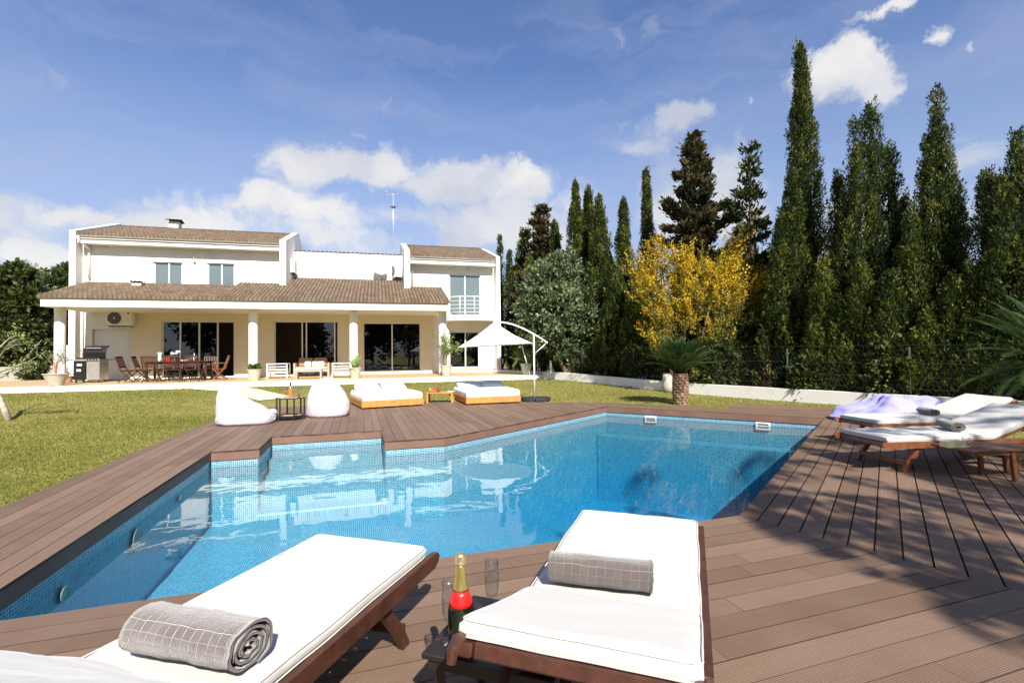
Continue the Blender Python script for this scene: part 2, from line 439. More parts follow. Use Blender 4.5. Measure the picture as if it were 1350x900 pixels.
# --- far and left decks: boards along dW
lawnA = v2(G(0, 668.3)); farA = v2(G(450, 527.6)); farB = v2(G(800, 530.8))
fd = (farB[0]-farA[0], farB[1]-farA[1])
def fard(p): return isect(p, dW, farA, fd)
LE = v2(G(272.5, 556.7)); ld = (LE[0]-lawnA[0], LE[1]-lawnA[1]); m_ = math.hypot(*ld); ld = (ld[0]/m_, ld[1]/m_)
LF = isect(LE, ld, farA, fd)
L0 = along(lawnA, ld, -4.5)
d0 = (P1[0]-P0[0], P1[1]-P0[1]); m_ = math.hypot(*d0); d0 = (d0[0]/m_, d0[1]/m_)
mitL = (-.80, -.60)
P0L = isect(P0, mitL, lawnA, ld)
DECK.append(([P0, P1, fard(P1), LF, P0L], 107.4, P1))
DECK.append(([P1, P2, P3, fard(P3), fard(P1)], 107.4, P1))
DECK.append(([P3, P4, fard(P4), fard(P3)], 107.4, P1))
DECK.append(([P5, P6, fard(P6), fard(P5)], 107.4, P1))
DECK.append(([P6, P7, farB, fard(P6)], 107.4, P1))
# --- strip behind the far edge
dF = (P8[0]-P7[0], P8[1]-P7[1]); m_ = math.hypot(*dF); dF = (dF[0]/m_, dF[1]/m_); aF = math.degrees(math.atan2(dF[1], dF[0]))
P8e = along(P8, dF, 4.2); E1 = farB; X1 = v2(G(957.6, 537.8)); ed = (X1[0]-E1[0], X1[1]-E1[1]); X2 = isect(P8e, dW, E1, ed)
DECK.append(([P7, P8e, X2, E1], aF, P7))
Y1 = v2(G(967.4, 531.3)); Y2 = v2(G(1135, 538.5))
X3 = isect(Y2, dirn(100), E1, ed)
DECK.append(([X1, X3, Y2, Y1], aF, P7))
# --- right deck: boards along dR, near deck: boards along dN
aR = math.degrees(math.atan2(P8[1]-P9[1], P8[0]-P9[0])); dR = dirn(aR)
aN = math.degrees(math.atan2(P9[1]-P0[1], P9[0]-P0[0])); dN = dirn(aN)
M10 = v2(G(1327.8, 773.8)); mit = (M10[0]-P9[0], M10[1]-P9[1]); m_ = math.hypot(*mit); mit = (mit[0]/m_, mit[1]/m_)
MF = along(P9, mit, 6.2)
RE = v2(G(1325, 594)); RE0 = isect(RE, dR, P9, mit)
P8x = isect(RE, dR, P8, dF)
DECK.append(([P9, RE0, P8x, P8], aR, P9))
DECK.append(([P0L, (-5.5, -3.5), along(P9, mit, 9.), P9, P0], aN, P9))
def deck_boards():
    V = []; FC = []; UV = []; T = []; MI = []
    rb = random.Random(3)
    def emit(poly, d, z0, z1, tint):
        poly = ccw(poly)
        if len(poly) < 3 or abs(area(poly)) < 2e-4: return
        n = len(V); k = len(poly); c = (-d[1], d[0])
        V.extend([(p[0], p[1], z1) for p in poly]); V.extend([(p[0], p[1], z0) for p in poly])
        FC.append(tuple(range(n, n+k)))
        UV.append([(p[0]*d[0]+p[1]*d[1], p[0]*c[0]+p[1]*c[1]) for p in poly]); T.append(tint); MI.append(0)
        for i in range(k):
            j = (i+1) % k; FC.append((n+i, n+k+i, n+k+j, n+j))
            UV.append([(0, 0), (.0, .02), (.1, .02), (.1, 0)]); T.append(tint*.6); MI.append(1)
    for poly, ang, ph in DECK:
        d = dirn(ang); c = (-d[1], d[0]); o0 = ph[0]*c[0]+ph[1]*c[1]
        poly = ccw(poly)
        s = [p[0]*c[0]+p[1]*c[1]-o0 for p in poly]; t = [p[0]*d[0]+p[1]*d[1] for p in poly]
        for k in range(math.floor(min(s)/BW-1e-6), math.ceil(max(s)/BW+1e-6)):
            gp = .0052 if ang == aR else .0026; a = (c[0]*(o0+k*BW+gp), c[1]*(o0+k*BW+gp)); b = (c[0]*(o0+(k+1)*BW-gp), c[1]*(o0+(k+1)*BW-gp))
            st = clip(clip(poly, a, c), b, (-c[0], -c[1]))
            if len(st) < 3: continue
            x = min(t)-rb.uniform(0, 2.6)
            while x < max(t):
                ln = rb.choice((2.2, 2.9, 2.9, 3.6)); lo = (d[0]*(x+.001), d[1]*(x+.001)); hi = (d[0]*(x+ln-.001), d[1]*(x+ln-.001))
                pc = clip(clip(st, lo, d), hi, (-d[0], -d[1]))
                emit(pc, d, -.022, rb.uniform(-.0006, .0006), rb.random())
                x += ln
    me = bpy.data.meshes.new('pool_deck'); me.from_pydata(V, [], FC)
    ul = me.uv_layers.new(name='UVMap'); ul.data.foreach_set('uv', [x for f in UV for p in f for x in p])
    at = me.attributes.new('tint', 'FLOAT', 'FACE'); at.data.foreach_set('value', T)
    me.materials.append(M['deck']); me.materials.append(M['boardside'])
    me.polygons.foreach_set('material_index', MI)
    o = bpy.data.objects.new('pool_deck', me); COL.objects.link(o); tag(o, kind='structure')
    # black sheet under the boards, standing in for the shade in the gaps
    mb = MB()
    for i, (poly, ang, ph) in enumerate(DECK):
        p = ccw(poly); n = len(mb.v); mb.add([(q[0], q[1], -.05-.002*i) for q in p], [tuple(range(len(p)))])
    tag(mb.build('deck_underlay', M['black']), kind='structure')
deck_boards()
# --- pool edge fascia, tiles, floor, steps
WZ = -.185; FB = -.128
def uvmesh(name, quads, mt, parent=None, kind='structure'):  # quads: list of (verts, uvs)
    V = []; FC = []; UV = []
    for vs, us in quads:
        n = len(V); V += [tuple(v) for v in vs]; FC.append(tuple(range(n, n+len(vs)))); UV += list(us)
    me = bpy.data.meshes.new(name); me.from_pydata(V, [], FC)
    ul = me.uv_layers.new(name='UVMap'); ul.data.foreach_set('uv', [x for p in UV for x in p])
    me.materials.append(mt)
    o = bpy.data.objects.new(name, me); COL.objects.link(o)
    if kind: tag(o, kind=kind)
    if parent: o.parent = parent
    return o
def offs(poly, d):                                          # outward offset (ccw polygon)
    out = []
    for i in range(len(poly)):
        a, b, c = poly[i-1], poly[i], poly[(i+1) % len(poly)]
        e1 = Vector((b[0]-a[0], b[1]-a[1])).normalized(); e2 = Vector((c[0]-b[0], c[1]-b[1])).normalized()
        n1 = Vector((e1.y, -e1.x)); n2 = Vector((e2.y, -e2.x)); h = (n1+n2).normalized(); k = d/max(.3, h.dot(n1))
        out.append((b[0]+h.x*k, b[1]+h.y*k))
    return out
def wallquads(poly, z0, z1, closed=True, flip=False):
    q = []; s = 0
    for i in range(len(poly) if closed else len(poly)-1):
        a, b = poly[i], poly[(i+1) % len(poly)]; ln = math.hypot(b[0]-a[0], b[1]-a[1])
        vs = [(b[0], b[1], z0), (a[0], a[1], z0), (a[0], a[1], z1), (b[0], b[1], z1)]; us = [(s+ln, z0), (s, z0), (s, z1), (s+ln, z1)]
        if flip: vs = vs[::-1]; us = us[::-1]
        q.append((vs, us)); s += ln
    return q
TIL = offs(POOL, .018)
fas = wallquads(POOL, FB, -.0045)
inn = offs(POOL, .03)
fq = list(fas)
for i in range(len(POOL)):                                   # underside and top lip of the fascia board
    a, b = POOL[i], POOL[(i+1) % len(POOL)]; c, d = inn[(i+1) % len(POOL)], inn[i]
    fq.append(([(a[0],a[1],FB), (b[0],b[1],FB), (c[0],c[1],FB), (d[0],d[1],FB)], [(0,0),(1,0),(1,.02),(0,.02)]))
fo = uvmesh('pool_coping', fq, M['fascia'])
PD = -1.0; PDEEP = -2.1
def pdz(p): t = sm(((p[0]-P0[0])*.75+(p[1]-P0[1])*.66-3.2)/5.5); return PD+(PDEEP-PD)*t
pool_q = wallquads(TIL, PDEEP-.02, -.06)
from mathutils.geometry import intersect_point_tri_2d, tessellate_polygon
TRI = [[TIL[i] for i in t] for t in tessellate_polygon([[Vector((p[0], p[1], 0)) for p in TIL]])]
for tri in TRI:
    tri = ccw(tri)
    for i in range(34):
        for j in range(34):
            s = .4; x0 = -5.5+i*s; y0 = 1.5+j*s; c = [(x0, y0), (x0+s, y0), (x0+s, y0+s), (x0, y0+s)]
            for k in range(3):
                a, b = tri[k], tri[(k+1) % 3]; c = clip(c, a, (-(b[1]-a[1]), b[0]-a[0]))
                if len(c) < 3: break
            if len(c) >= 3 and abs(area(c)) > 1e-6:
                pool_q.append(([(p[0], p[1], pdz(p)) for p in c], [(p[0]*dW[0]+p[1]*dW[1], p[0]*cW[0]+p[1]*cW[1]) for p in c]))
# steps in the bay
bx0 = P2; 
for k, (dep, z) in enumerate(((.30, -.32), (.60, -.50), (.90, -.68), (1.20, -.86))):
    a = along(P3, cW, -.018); b = along(P4, cW, .018)
    f0 = along(along(P3, dW, .018), dW, -dep); f1 = along(along(P4, dW, .018), dW, -dep)
    g0 = along(along(P3, dW, .018), dW, -(dep-.30)); g1 = along(along(P4, dW, .018), dW, -(dep-.30))
    f0 = along(f0, cW, -.018); f1 = along(f1, cW, .018); g0 = along(g0, cW, -.018); g1 = along(g1, cW, .018)
    pool_q.append(([(f0[0],f0[1],z),(f1[0],f1[1],z),(g1[0],g1[1],z),(g0[0],g0[1],z)], [(0,0),(1.7,0),(1.7,.3),(0,.3)]))
    pool_q.append(([(f0[0],f0[1],z-.18 if k < 3 else PDEEP),(f1[0],f1[1],z-.18 if k < 3 else PDEEP),(f1[0],f1[1],z),(f0[0],f0[1],z)], [(0,0),(1.7,0),(1.7,.18),(0,.18)]))
# ledge along the far wall
i7 = along(P7, dF, 0)
nF = (dF[1], -dF[0])
nF = (-abs(nF[0]), -abs(nF[1])) if True else nF
for z0, z1, w in ((PDEEP, -.62, .45),):
    a = along(P7, nF, w); b = along(P8, nF, w)
    a = isect(a, dF, P6, (P7[0]-P6[0], P7[1]-P6[1])); b = isect(b, dF, P9, dR)
    pool_q.append(([(a[0],a[1],z0),(b[0],b[1],z0),(b[0],b[1],z1),(a[0],a[1],z1)], [(0,0),(4.4,0),(4.4,z1-z0),(0,z1-z0)]))
    pool_q.append(([(a[0],a[1],z1),(b[0],b[1],z1),(P8[0],P8[1],z1),(P7[0],P7[1],z1)], [(0,0),(4.4,0),(4.4,w),(0,w)]))
uvmesh('pool_basin', pool_q, M['mosaic'])
mb = MB(); 
wp = offs(POOL, .016); mb.prism(offs(POOL, .03), PDEEP-.05, WZ); tag(mb.build('pool_water', M['water']), kind='structure')
# pool lights on the left wall and skimmers on the far wall
def on_wall(px, py, Pa, Pb):
    r = ray(px, py); d = Vector((Pb[0]-Pa[0], Pb[1]-Pa[1])); n = Vector((d.y, -d.x)).normalized()
    t = n.dot(Vector(Pa))/n.dot(Vector((r.x, r.y))); return Vector((r.x*t, r.y*t, r.z*t+H_))
fl = []
for i, (px, py, rr, lab) in enumerate(((85, 783, .055, 'small round inlet fitting on the shaded pool wall nearest the camera'),
                                   (181, 711, .105, 'large round pale underwater lamp in the middle of the shaded pool wall'),
                                   (238, 657, .04, 'smallest round inlet fitting at the far end of the shaded pool wall'))):
    p = on_wall(px, py, P0, P1); r = thing('pool_lamp', lab, 'pool fitting', p, R(107.2-90), 'round fittings on the left pool wall')
    Mx = Matrix.Rotation(R(90), 4, 'Y')
    MB().lathe([(rr, -.002), (rr, .006), (rr*.86, .010), (rr*.80, .010)], 28, Mx).build('rim', M['lampgrey'], r, True)
    MB().lathe([(rr*.80, .004), (rr*.78, .008), (rr*.4, .012), (0, .013)], 28, Mx).build('lens', M['lampgrey'], r, True)
for px, py, lab in ((858, 552.5, 'white skimmer mouth on far pool wall, the one nearer the palm'), (1006, 561.5, 'white skimmer mouth on far pool wall, near the right loungers')):
    p = on_wall(px, py, P7, P8); r = thing('pool_skimmer', lab, 'skimmer', p, R(aF), 'skimmers on the far pool wall')
    f = MB(); w, h = .13, .075
    f.rbox(-w, w, -.03, .0, h-.028, h, .004).rbox(-w, w, -.03, .0, -h, -h+.028, .004).rbox(-w, -w+.03, -.03, .0, -h+.029, h-.029, .004).rbox(w-.03, w, -.03, .0, -h+.029, h-.029, .004)
    f.build('frame', M['white_paint'], r); MB().box(-w+.02, w-.02, .0, .01, -h+.02, h-.02).build('mouth', M['black'], r)
    MB().rbox(-w+.035, w-.035, -.012, -.004, -.03, .008, .003).build('flap', M['alu'], r)
# ------------------------------------------------------------------ ground
def ground():
    xs = np.unique(np.concatenate([np.linspace(-600, -40, 15), np.arange(-40, 30, .5), np.linspace(30, 600, 15)]))
    ys = np.unique(np.concatenate([np.linspace(-600, -10, 12), np.arange(-10, 45, .5), np.linspace(45, 800, 15)]))
    hole = [ (-2.9, -3.2), (5.0, -3.2) ]
    nx, ny = len(xs), len(ys)
    deckp = [ccw(p) for p, _, _ in DECK]+[ccw(POOL)]
    def inside(x, y, pad):
        for p in ([P0, P9, P8, P7, P6, P5, P4, P3, P2, P1],):
            # convex hull approximation of pool
            pass
        return False
    hull = ccw([along(P0, dirn(200), .75), along(P9, dirn(-60), .5), along(P8, dirn(20), .45), along(P7, dirn(75), .22), (P3[0]-.30, P3[1]+.7), along(P1, dirn(170), .55)])
    globals()['PHULL'] = hull
    def inh(x, y):
        for i in range(len(hull)):
            a, b = hull[i], hull[(i+1) % len(hull)]
            if (b[0]-a[0])*(y-a[1])-(b[1]-a[1])*(x-a[0]) < 0: return False
        return True
    rest = None
    V = [(x, y, gh(x, y)-.012) for y in ys for x in xs]; FC = []
    for j in range(ny-1):
        for i in range(nx-1):
            x0, x1, y0, y1 = xs[i], xs[i+1], ys[j], ys[j+1]
            cs = [inh(x0, y0), inh(x1, y0), inh(x1, y1), inh(x0, y1)]
            if any(cs) or (x0 > -4 and x1 < 6 and y0 > 1 and y1 < 12.2 and inh((x0+x1)/2, (y0+y1)/2)):
                if all(cs): continue
                # keep the outside part only
                cell = [(x0, y0), (x1, y0), (x1, y1), (x0, y1)]
                rem = cell
                for k in range(len(hull)):
                    a, b = hull[k], hull[(k+1) % len(hull)]; n = (b[1]-a[1], -(b[0]-a[0]))
                    out = clip(rem, a, n)
                    if len(out) >= 3 and abs(area(out)) > 1e-5:
                        n0 = len(V); V.extend([(p[0], p[1], gh(p[0], p[1])-.012) for p in out]); FC.append(tuple(range(n0, n0+len(out))))
                    rem = clip(rem, a, (-n[0], -n[1]))
                    if len(rem) < 3: break
                continue
            n = j*nx+i; FC.append((n, n+1, n+nx+1, n+nx))
    me = bpy.data.meshes.new('lawn'); me.from_pydata(V, [], FC); me.materials.append(M['lawn'])
    me.polygons.foreach_set('use_smooth', [True]*len(me.polygons))
    tag(bpy.data.objects.new('lawn', me), kind='structure'); COL.objects.link(bpy.data.objects['lawn'])
ground()
def in_deck(x, y):
    for p in DK:
        ok = True
        for i in range(len(p)):
            a, b = p[i], p[(i+1) % len(p)]
            if (b[0]-a[0])*(y-a[1])-(b[1]-a[1])*(x-a[0]) < -.0: ok = False; break
        if ok: return True
    return False
DK = [ccw(p) for p, _, _ in DECK]+[PHULL]
# pale path from the terrace to the far deck
pa = [GG(228, 514), GG(300, 512), GG(420, 527.5), GG(372, 531), GG(310, 519)]
PATH = ccw([v2(GG(262, 515.8)), v2(GG(306, 513.8)), v2(GG(330, 518)), v2(GG(376, 526.4)), v2(GG(340, 530.5)), v2(GG(300, 519.5))])
# path polygon is a strip: build from centre line
def strip(pts, w, z, name, mt):
    V = []; FC = []
    for i, p in enumerate(pts):
        a = Vector(pts[max(0, i-1)]); b = Vector(pts[min(len(pts)-1, i+1)]); d = (b-a).normalized(); n = Vector((-d.y, d.x))
        for s in (-1, 1):
            q = Vector(p)+n*w[i]*s; V.append((q.x, q.y, max(z, gh(q.x, q.y)+z)))
    for i in range(len(pts)-1): FC.append((2*i, 2*i+2, 2*i+3, 2*i+1))
    mb = MB(); mb.add(V, FC); o = mb.build(name, mt); tag(o, kind='structure'); return o
def path_pts():
    a = Vector(L(6.15, .05)[:2]); b = Vector(v2(G(365, 529)))
    c = a.lerp(b, .4)+Vector((.15, .1)); return [tuple(a), tuple(c), tuple(b)]
PP = path_pts()
strip(PP, [.75, .5, .48], .008, 'garden_path', M['path'])
def in_path(x, y):
    p = Vector((x, y))
    for a, b in zip(PP, PP[1:]):
        a = Vector(a); b = Vector(b); t = max(0, min(1, (p-a).dot(b-a)/(b-a).length_squared))
        if (p-(a+(b-a)*t)).length < .55: return True
    return False
# ------------------------------------------------------------------ grass blades
def grass():
    rs = np.random.RandomState(5)
    def cand(x0, x1, y0, y1, dens):
        n = int((x1-x0)*(y1-y0)*dens); return np.stack([rs.uniform(x0, x1, n), rs.uniform(y0, y1, n)], 1)
    C = [cand(-7, -3.6, 2.5, 7, 4200), cand(-10, -4.5, 6.5, 11, 2300), cand(-18, -4.5, 8, 22, 700), cand(-6, 13, 10.5, 26, 650), cand(3.5, 9.5, 3, 12, 500)]
    P = np.concatenate(C)
    px = P[:, 0]/np.maximum(P[:, 1], .1)
    P = P[(np.abs(px) < 1.12)]
    u = (P[:, 0]-HA.x)*HU.x+(P[:, 1]-HA.y)*HU.y; v = (P[:, 0]-HA.x)*HN.x+(P[:, 1]-HA.y)*HN.y
    keep = ~((v > -.02) & (u < 19.2))
    w = (P[:, 0]-3.04)*11.8+(P[:, 1]-23.4)*4.69
    keep &= w < 1.0
    P = P[keep]
    inside = np.zeros(len(P), bool)
    for p in DK:
        ok = np.ones(len(P), bool)
        for i in range(len(p)):
            a, b = p[i], p[(i+1) % len(p)]
            ok &= (b[0]-a[0])*(P[:, 1]-a[1])-(b[1]-a[1])*(P[:, 0]-a[0]) > -.012
        inside |= ok
    for a, b, ww in ((PP[0], PP[1], .62), (PP[1], PP[2], .47)):
        a = np.array(a); b = np.array(b); t = np.clip(((P-a)@(b-a))/((b-a)@(b-a)), 0, 1)
        inside |= np.linalg.norm(P-(a+t[:, None]*(b-a)), axis=1) < ww
    P = P[~inside]; n = len(P)
    z = np.array([gh(x, y) for x, y in P])-.012
    dist = np.hypot(P[:, 0], P[:, 1])
    ang = rs.uniform(0, 2*np.pi, n); wd = (.0018+.00042*dist)*rs.uniform(.7, 1.4, n); hh = rs.uniform(.010, .030, n)*(1+.012*dist)
    lean = rs.normal(0, .022, (n, 2))
    dx = np.cos(ang)*wd; dy = np.sin(ang)*wd
    V = np.zeros((n, 3, 3)); V[:, 0] = np.stack([P[:, 0]-dx, P[:, 1]-dy, z], 1); V[:, 1] = np.stack([P[:, 0]+dx, P[:, 1]+dy, z], 1)
    V[:, 2] = np.stack([P[:, 0]+lean[:, 0], P[:, 1]+lean[:, 1], z+hh], 1)
    # patchy tint
    f = .5+.5*np.sin(P[:, 0]*.9+1.3*np.sin(P[:, 1]*.7))*np.sin(P[:, 1]*1.1+1.1*np.sin(P[:, 0]*.5))
    g = .5+.5*np.sin(P[:, 0]*4.1+2*np.sin(P[:, 1]*2.7))*np.sin(P[:, 1]*3.7+2*np.sin(P[:, 0]*3.3))
    tint = np.clip(.40*f+.25*g+rs.normal(.12, .28, n), 0, 1.3)
    o = np_mesh('grass', V.reshape(-1, 3), 3, M['grass'], tint=tint); tag(o, 'short yellow-green lawn grass around the deck', 'grass', kind='stuff')
grass()
# ------------------------------------------------------------------ terrace slab
mb = MB()
U1 = 19.1
a = [L(-8, 0), L(U1, 0), L(U1, 9.5), L(-8, 9.5)]
mb.prism([v2(p) for p in a], -.2, FL-.03); tag(mb.build('terrace_edge', M['edge']), kind='structure')
mb = MB(); mb.prism([v2(L(-8, .06)), v2(L(U1-.05, .06)), v2(L(U1-.05, 9.4)), v2(L(-8, 9.4))], FL-.027, FL); tag(mb.build('terrace_floor', M['terrace']), kind='structure')
# ------------------------------------------------------------------ villa
def HW(v, px, py):                                           # (u, z) on the villa plane v seen at that place
    r = ray(px, py); a = HA+HN*v; t = HN.dot(a)/HN.dot(Vector((r.x, r.y)))
    q = r*t; d = Vector((q.x, q.y))-HA
    return d.dot(HU), q.z+H_
VI = thing('villa', 'large white two storey villa with brown tiled roofs and a columned porch', 'house', (HA.x, HA.y, 0), HT)
def panel(mb, u0, u1, z0, z1, v0, v1, ops):
    us = sorted({u0, u1}|{x for o in ops for x in o[:2] if u0 < x < u1}); zs = sorted({z0, z1}|{x for o in ops for x in o[2:] if z0 < x < z1})
    for a, b in zip(us, us[1:]):
        run = None
        for c, d in list(zip(zs, zs[1:]))+[(None, None)]:
            hole = c is None or any(o[0] <= a+1e-6 and o[1] >= b-1e-6 and o[2] <= c+1e-6 and o[3] >= d-1e-6 for o in ops)
            if not hole: run = [c, d] if run is None else [run[0], d]
            elif run: mb.box(a, b, v0, v1, run[0], run[1]); run = None
GAR = (.60, 1.95, .38, 2.45); D1 = (3.07, 5.82, .40, 2.81); D2 = (7.39, 10.09, .42, 2.83); D3 = (11.17, 13.81, .50, 2.78)
WRL = (15.17, 16.66, .60, 2.36); WRU = (15.19, 16.75, 3.14, 5.16); W1 = (2.75, 3.82, 4.12, 5.30); W2 = (4.76, 5.82, 4.12, 5.32)
w = MB()
panel(w, .28, 17.42, .2, 4.4, 4., 4.25, [GAR, D1, D2, D3, WRL, WRU, W1, W2, (1.96, 14.42, .38, 3.14)])
panel(w, .28, 7.73, 4.4, 6.2, 4., 4.25, [W1, W2])
panel(w, 13.28, 17.42, 4.4, 5.95, 4., 4.25, [WRU])

w.box(.28, 17.42, 10.5, 10.7, .2, 5.8); w.box(7.73, 7.95, 4.25, 10.5, 4.4, 6.1); w.box(13.06, 13.28, 4.25, 10.5, 4.4, 5.8)
w.box(7.95, 13.06, 5.5, 5.75, 4.4, 6.26)
def fin(u0, u1, zf, zr, zb=4.25):
    pts = [(3.5, zb), (10.55, zb), (10.55, zf), (7., zr), (3.5, zf)]; n = 5
    w.add([(u0, v, z) for v, z in pts]+[(u1, v, z) for v, z in pts], [tuple(range(n)), tuple(range(2*n-1, n-1, -1))]+[(i, n+i, n+(i+1) % n, (i+1) % n) for i in range(n)])
fin(.06, .28, 6.36, 7.52, .2); fin(7.71, 7.97, 6.34, 7.50); fin(13.04, 13.30, 6.12, 7.20); fin(17.42, 17.62, 6.0, 7.10, .2)
w.build('wall', M['plaster'], VI)
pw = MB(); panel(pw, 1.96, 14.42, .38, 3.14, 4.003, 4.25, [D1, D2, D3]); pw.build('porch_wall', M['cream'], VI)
# cornices
c = MB()
c.box(.32, 7.71, 3.52, 4.0, 5.88, 6.04); c.box(.32, 7.71, 3.45, 4.2, 6.05, 6.10)
c.build('cornice', M['plaster'], VI)
c = MB(); c.box(13.30, 17.38, 3.52, 4.0, 5.54, 5.72); c.box(13.30, 17.38, 3.45, 4.2, 5.73, 5.78); c.build('cornice', M['plaster'], VI)
for u0, u1, z in ((.32, 7.71, 6.12), (13.30, 17.38, 5.80)):
    g = MB(); g.add([(u, 3.42+.05*math.cos(t), z+.04+.05*math.sin(t)) for u in (u0, u1) for t in [math.pi+math.pi*k/8 for k in range(9)]], [(k, k+1, 10+k, 9+k) for k in range(8)])
    g.build('gutter', M['alu'], VI, 'all')
def tiled(name, u0, u1, v0, v1, z0, z1, side=1):             # corrugated clay tile slope from (v0,z0) to (v1,z1)
    P = .15; nu = int(round((u1-u0)/.01875)); ln = math.hypot(v1-v0, z1-z0); nc = max(1, int(round(ln/.34)))
    V = []; UV = []; rows = []
    for r in range(nc):
        rows += [(r/nc, .03), ((r+.999)/nc, 0.)]
    for t, st in rows:
        for i in range(nu+1):
            u = u0+(u1-u0)*i/nu; ph = ((u-u0)/P) % 1
            hgt = .055*abs(math.sin(math.pi*ph))**.75
            j = .006*noise.noise((u*3, t*9, 1))
            V.append((u, v0+(v1-v0)*t, z0+(z1-z0)*t+hgt+st+j)); UV.append((u-u0, t*ln))
    FC = []; n = nu+1
    for r in range(len(rows)-1):
        for i in range(nu): FC.append((r*n+i, r*n+i+1, (r+1)*n+i+1, (r+1)*n+i))
    # front closing edge
    k = len(V)
    for i in range(nu+1): V.append((V[i][0], V[i][1], z0-.03)); UV.append(UV[i])
    for i in range(nu): FC.append((k+i, k+i+1, i+1, i))
    me = bpy.data.meshes.new(name); me.from_pydata(V, [], FC)
    ul = me.uv_layers.new(name='UVMap')
    li = np.zeros(len(me.loops), dtype=np.int32); me.loops.foreach_get('vertex_index', li)
    ul.data.foreach_set('uv', np.array(UV, dtype=np.float32)[li].ravel())
    me.materials.append(M['roof']); o = bpy.data.objects.new(name, me); COL.objects.link(o); o.parent = VI
    return o
def pz(v): return 3.44+(v-.92)*.334
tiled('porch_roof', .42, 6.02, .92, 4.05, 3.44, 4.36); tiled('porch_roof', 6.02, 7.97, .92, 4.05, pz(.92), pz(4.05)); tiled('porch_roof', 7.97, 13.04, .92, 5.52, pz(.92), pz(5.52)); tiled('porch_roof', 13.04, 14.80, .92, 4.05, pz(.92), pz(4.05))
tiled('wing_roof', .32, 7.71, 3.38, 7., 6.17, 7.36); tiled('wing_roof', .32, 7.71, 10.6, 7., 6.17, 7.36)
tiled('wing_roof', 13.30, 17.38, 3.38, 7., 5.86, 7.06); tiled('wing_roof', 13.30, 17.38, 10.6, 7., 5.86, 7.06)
for u0, u1, z in ((.32, 7.71, 7.38), (13.30, 17.38, 7.08)):
    rt = MB(); u = u0
    while u < u1-.1:
        rt.add([(u+a, 7+(.09-.015*(a > 0))*math.cos(t), z+.0+(.085-.015*(a > 0))*math.sin(t)) for a in (0, min(.36, u1-u)) for t in [math.pi*k/6 for k in range(7)]], [(k, k+1, 8+k, 7+k) for k in range(6)]); u += .33
    rt.build('ridge_tiles', M['roof'], VI, 'all')
rt = MB()
u = 7.97
while u < 13.0:
    rt.add([(u+.1+.09*math.cos(t), v, 6.262+.06*math.sin(t)) for v in (5.42, 5.85) for t in [math.pi*k/6 for k in range(7)]], [(k, k+1, 8+k, 7+k) for k in range(6)]); u += .2
rt.build('coping_tiles', M['plaster'], VI, 'all')
bm_ = MB(); bm_.box(.50, 14.72, 1.0, 1.32, 3.11, 3.43); bm_.box(.50, .80, 1.32, 4.0, 3.115, 3.43); bm_.box(14.42, 14.72, 1.32, 4.0, 3.115, 3.43)
bm_.build('porch_beam', M['plaster'], VI)
MB().box(.80, 14.42, 1.32, 4.0, 3.13, 3.2).build('porch_ceiling', M['plaster'], VI)
for u0, u1 in ((.50, .62), (14.60, 14.72)):
    MB().add([(u0, 1.05, 3.43), (u0, 4., 3.43), (u0, 4., 4.32 if u0 < 1 else pz(4)-.02), (u1, 1.05, 3.43), (u1, 4., 3.43), (u1, 4., 4.32 if u0 < 1 else pz(4)-.02)], [(0, 1, 2), (5, 4, 3), (0, 3, 4, 1), (1, 4, 5, 2), (2, 5, 3, 0)]).build('porch_gable', M['plaster'], VI)
for u in (.70, 7.06, 10.86, 14.56):
    MB().lathe([(.168, FL), (.168, 3.12)], 28, cx=u, cy=1.74).build('column', M['plaster'], VI, True)
for a, b in ((1.95, 3.02), (5.87, 7.34), (10.14, 11.12), (13.86, 15.1), (16.7, 17.6)): MB().box(a, b, 3.985, 4.0, FL+.002, FL+.10).build('skirting', M['edge'], VI)
# interior seen through the glass
it = MB()
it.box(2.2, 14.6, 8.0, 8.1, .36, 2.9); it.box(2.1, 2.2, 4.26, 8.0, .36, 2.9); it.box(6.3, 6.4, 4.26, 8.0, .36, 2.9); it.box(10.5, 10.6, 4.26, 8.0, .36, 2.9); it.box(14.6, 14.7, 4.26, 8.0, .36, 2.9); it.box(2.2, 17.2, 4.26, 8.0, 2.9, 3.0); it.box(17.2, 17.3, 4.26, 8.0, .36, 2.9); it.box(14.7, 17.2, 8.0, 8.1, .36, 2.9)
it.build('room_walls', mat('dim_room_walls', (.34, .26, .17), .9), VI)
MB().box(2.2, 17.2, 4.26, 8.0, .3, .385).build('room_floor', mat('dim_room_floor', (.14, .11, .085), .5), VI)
# openings
def window(op, mull, glass, name='window', v=4.08, fw=.05, shut=None, sill=True):
    u0, u1, z0, z1 = op
    f = MB(); f.box(u0, u1, v, v+.07, z1-fw, z1).box(u0, u1, v, v+.07, z0, z0+fw*.8).box(u0, u0+fw, v, v+.07, z0+fw*.8, z1-fw).box(u1-fw, u1, v, v+.07, z0+fw*.8, z1-fw)
    fr = f.build(name, M['white_paint'], VI)
    for m in mull:
        MB().box(m-fw*.55, m+fw*.55, v-.012, v+.06, z0+fw*.8, z1-fw).build('mullion', M['white_paint'], fr)
    for a, b, g in glass:
        MB().box(a, b, v+.03, v+.036, z0+fw*.8, z1-fw).build('pane', M[g], fr)
    if sill: MB().box(u0-.05, u1+.05, 3.94, 4.08, z0-.05, z0-.003).build('sill', M['edge'], fr)
    return fr
def ux(px, z=1.5, v=4.08): return HW(v, px, 455)[0]
m1, m2, m3 = ux(237.8), ux(262.7), ux(287)
window(D1, (m1, m2, m3), ((D1[0]+.05, m1, 'pane'), (m1, m2, 'pane'), (m2, m3, 'pane')), 'patio_door', sill=False)
m1, m2, m3 = ux(398.5), ux(404), ux(441.3)
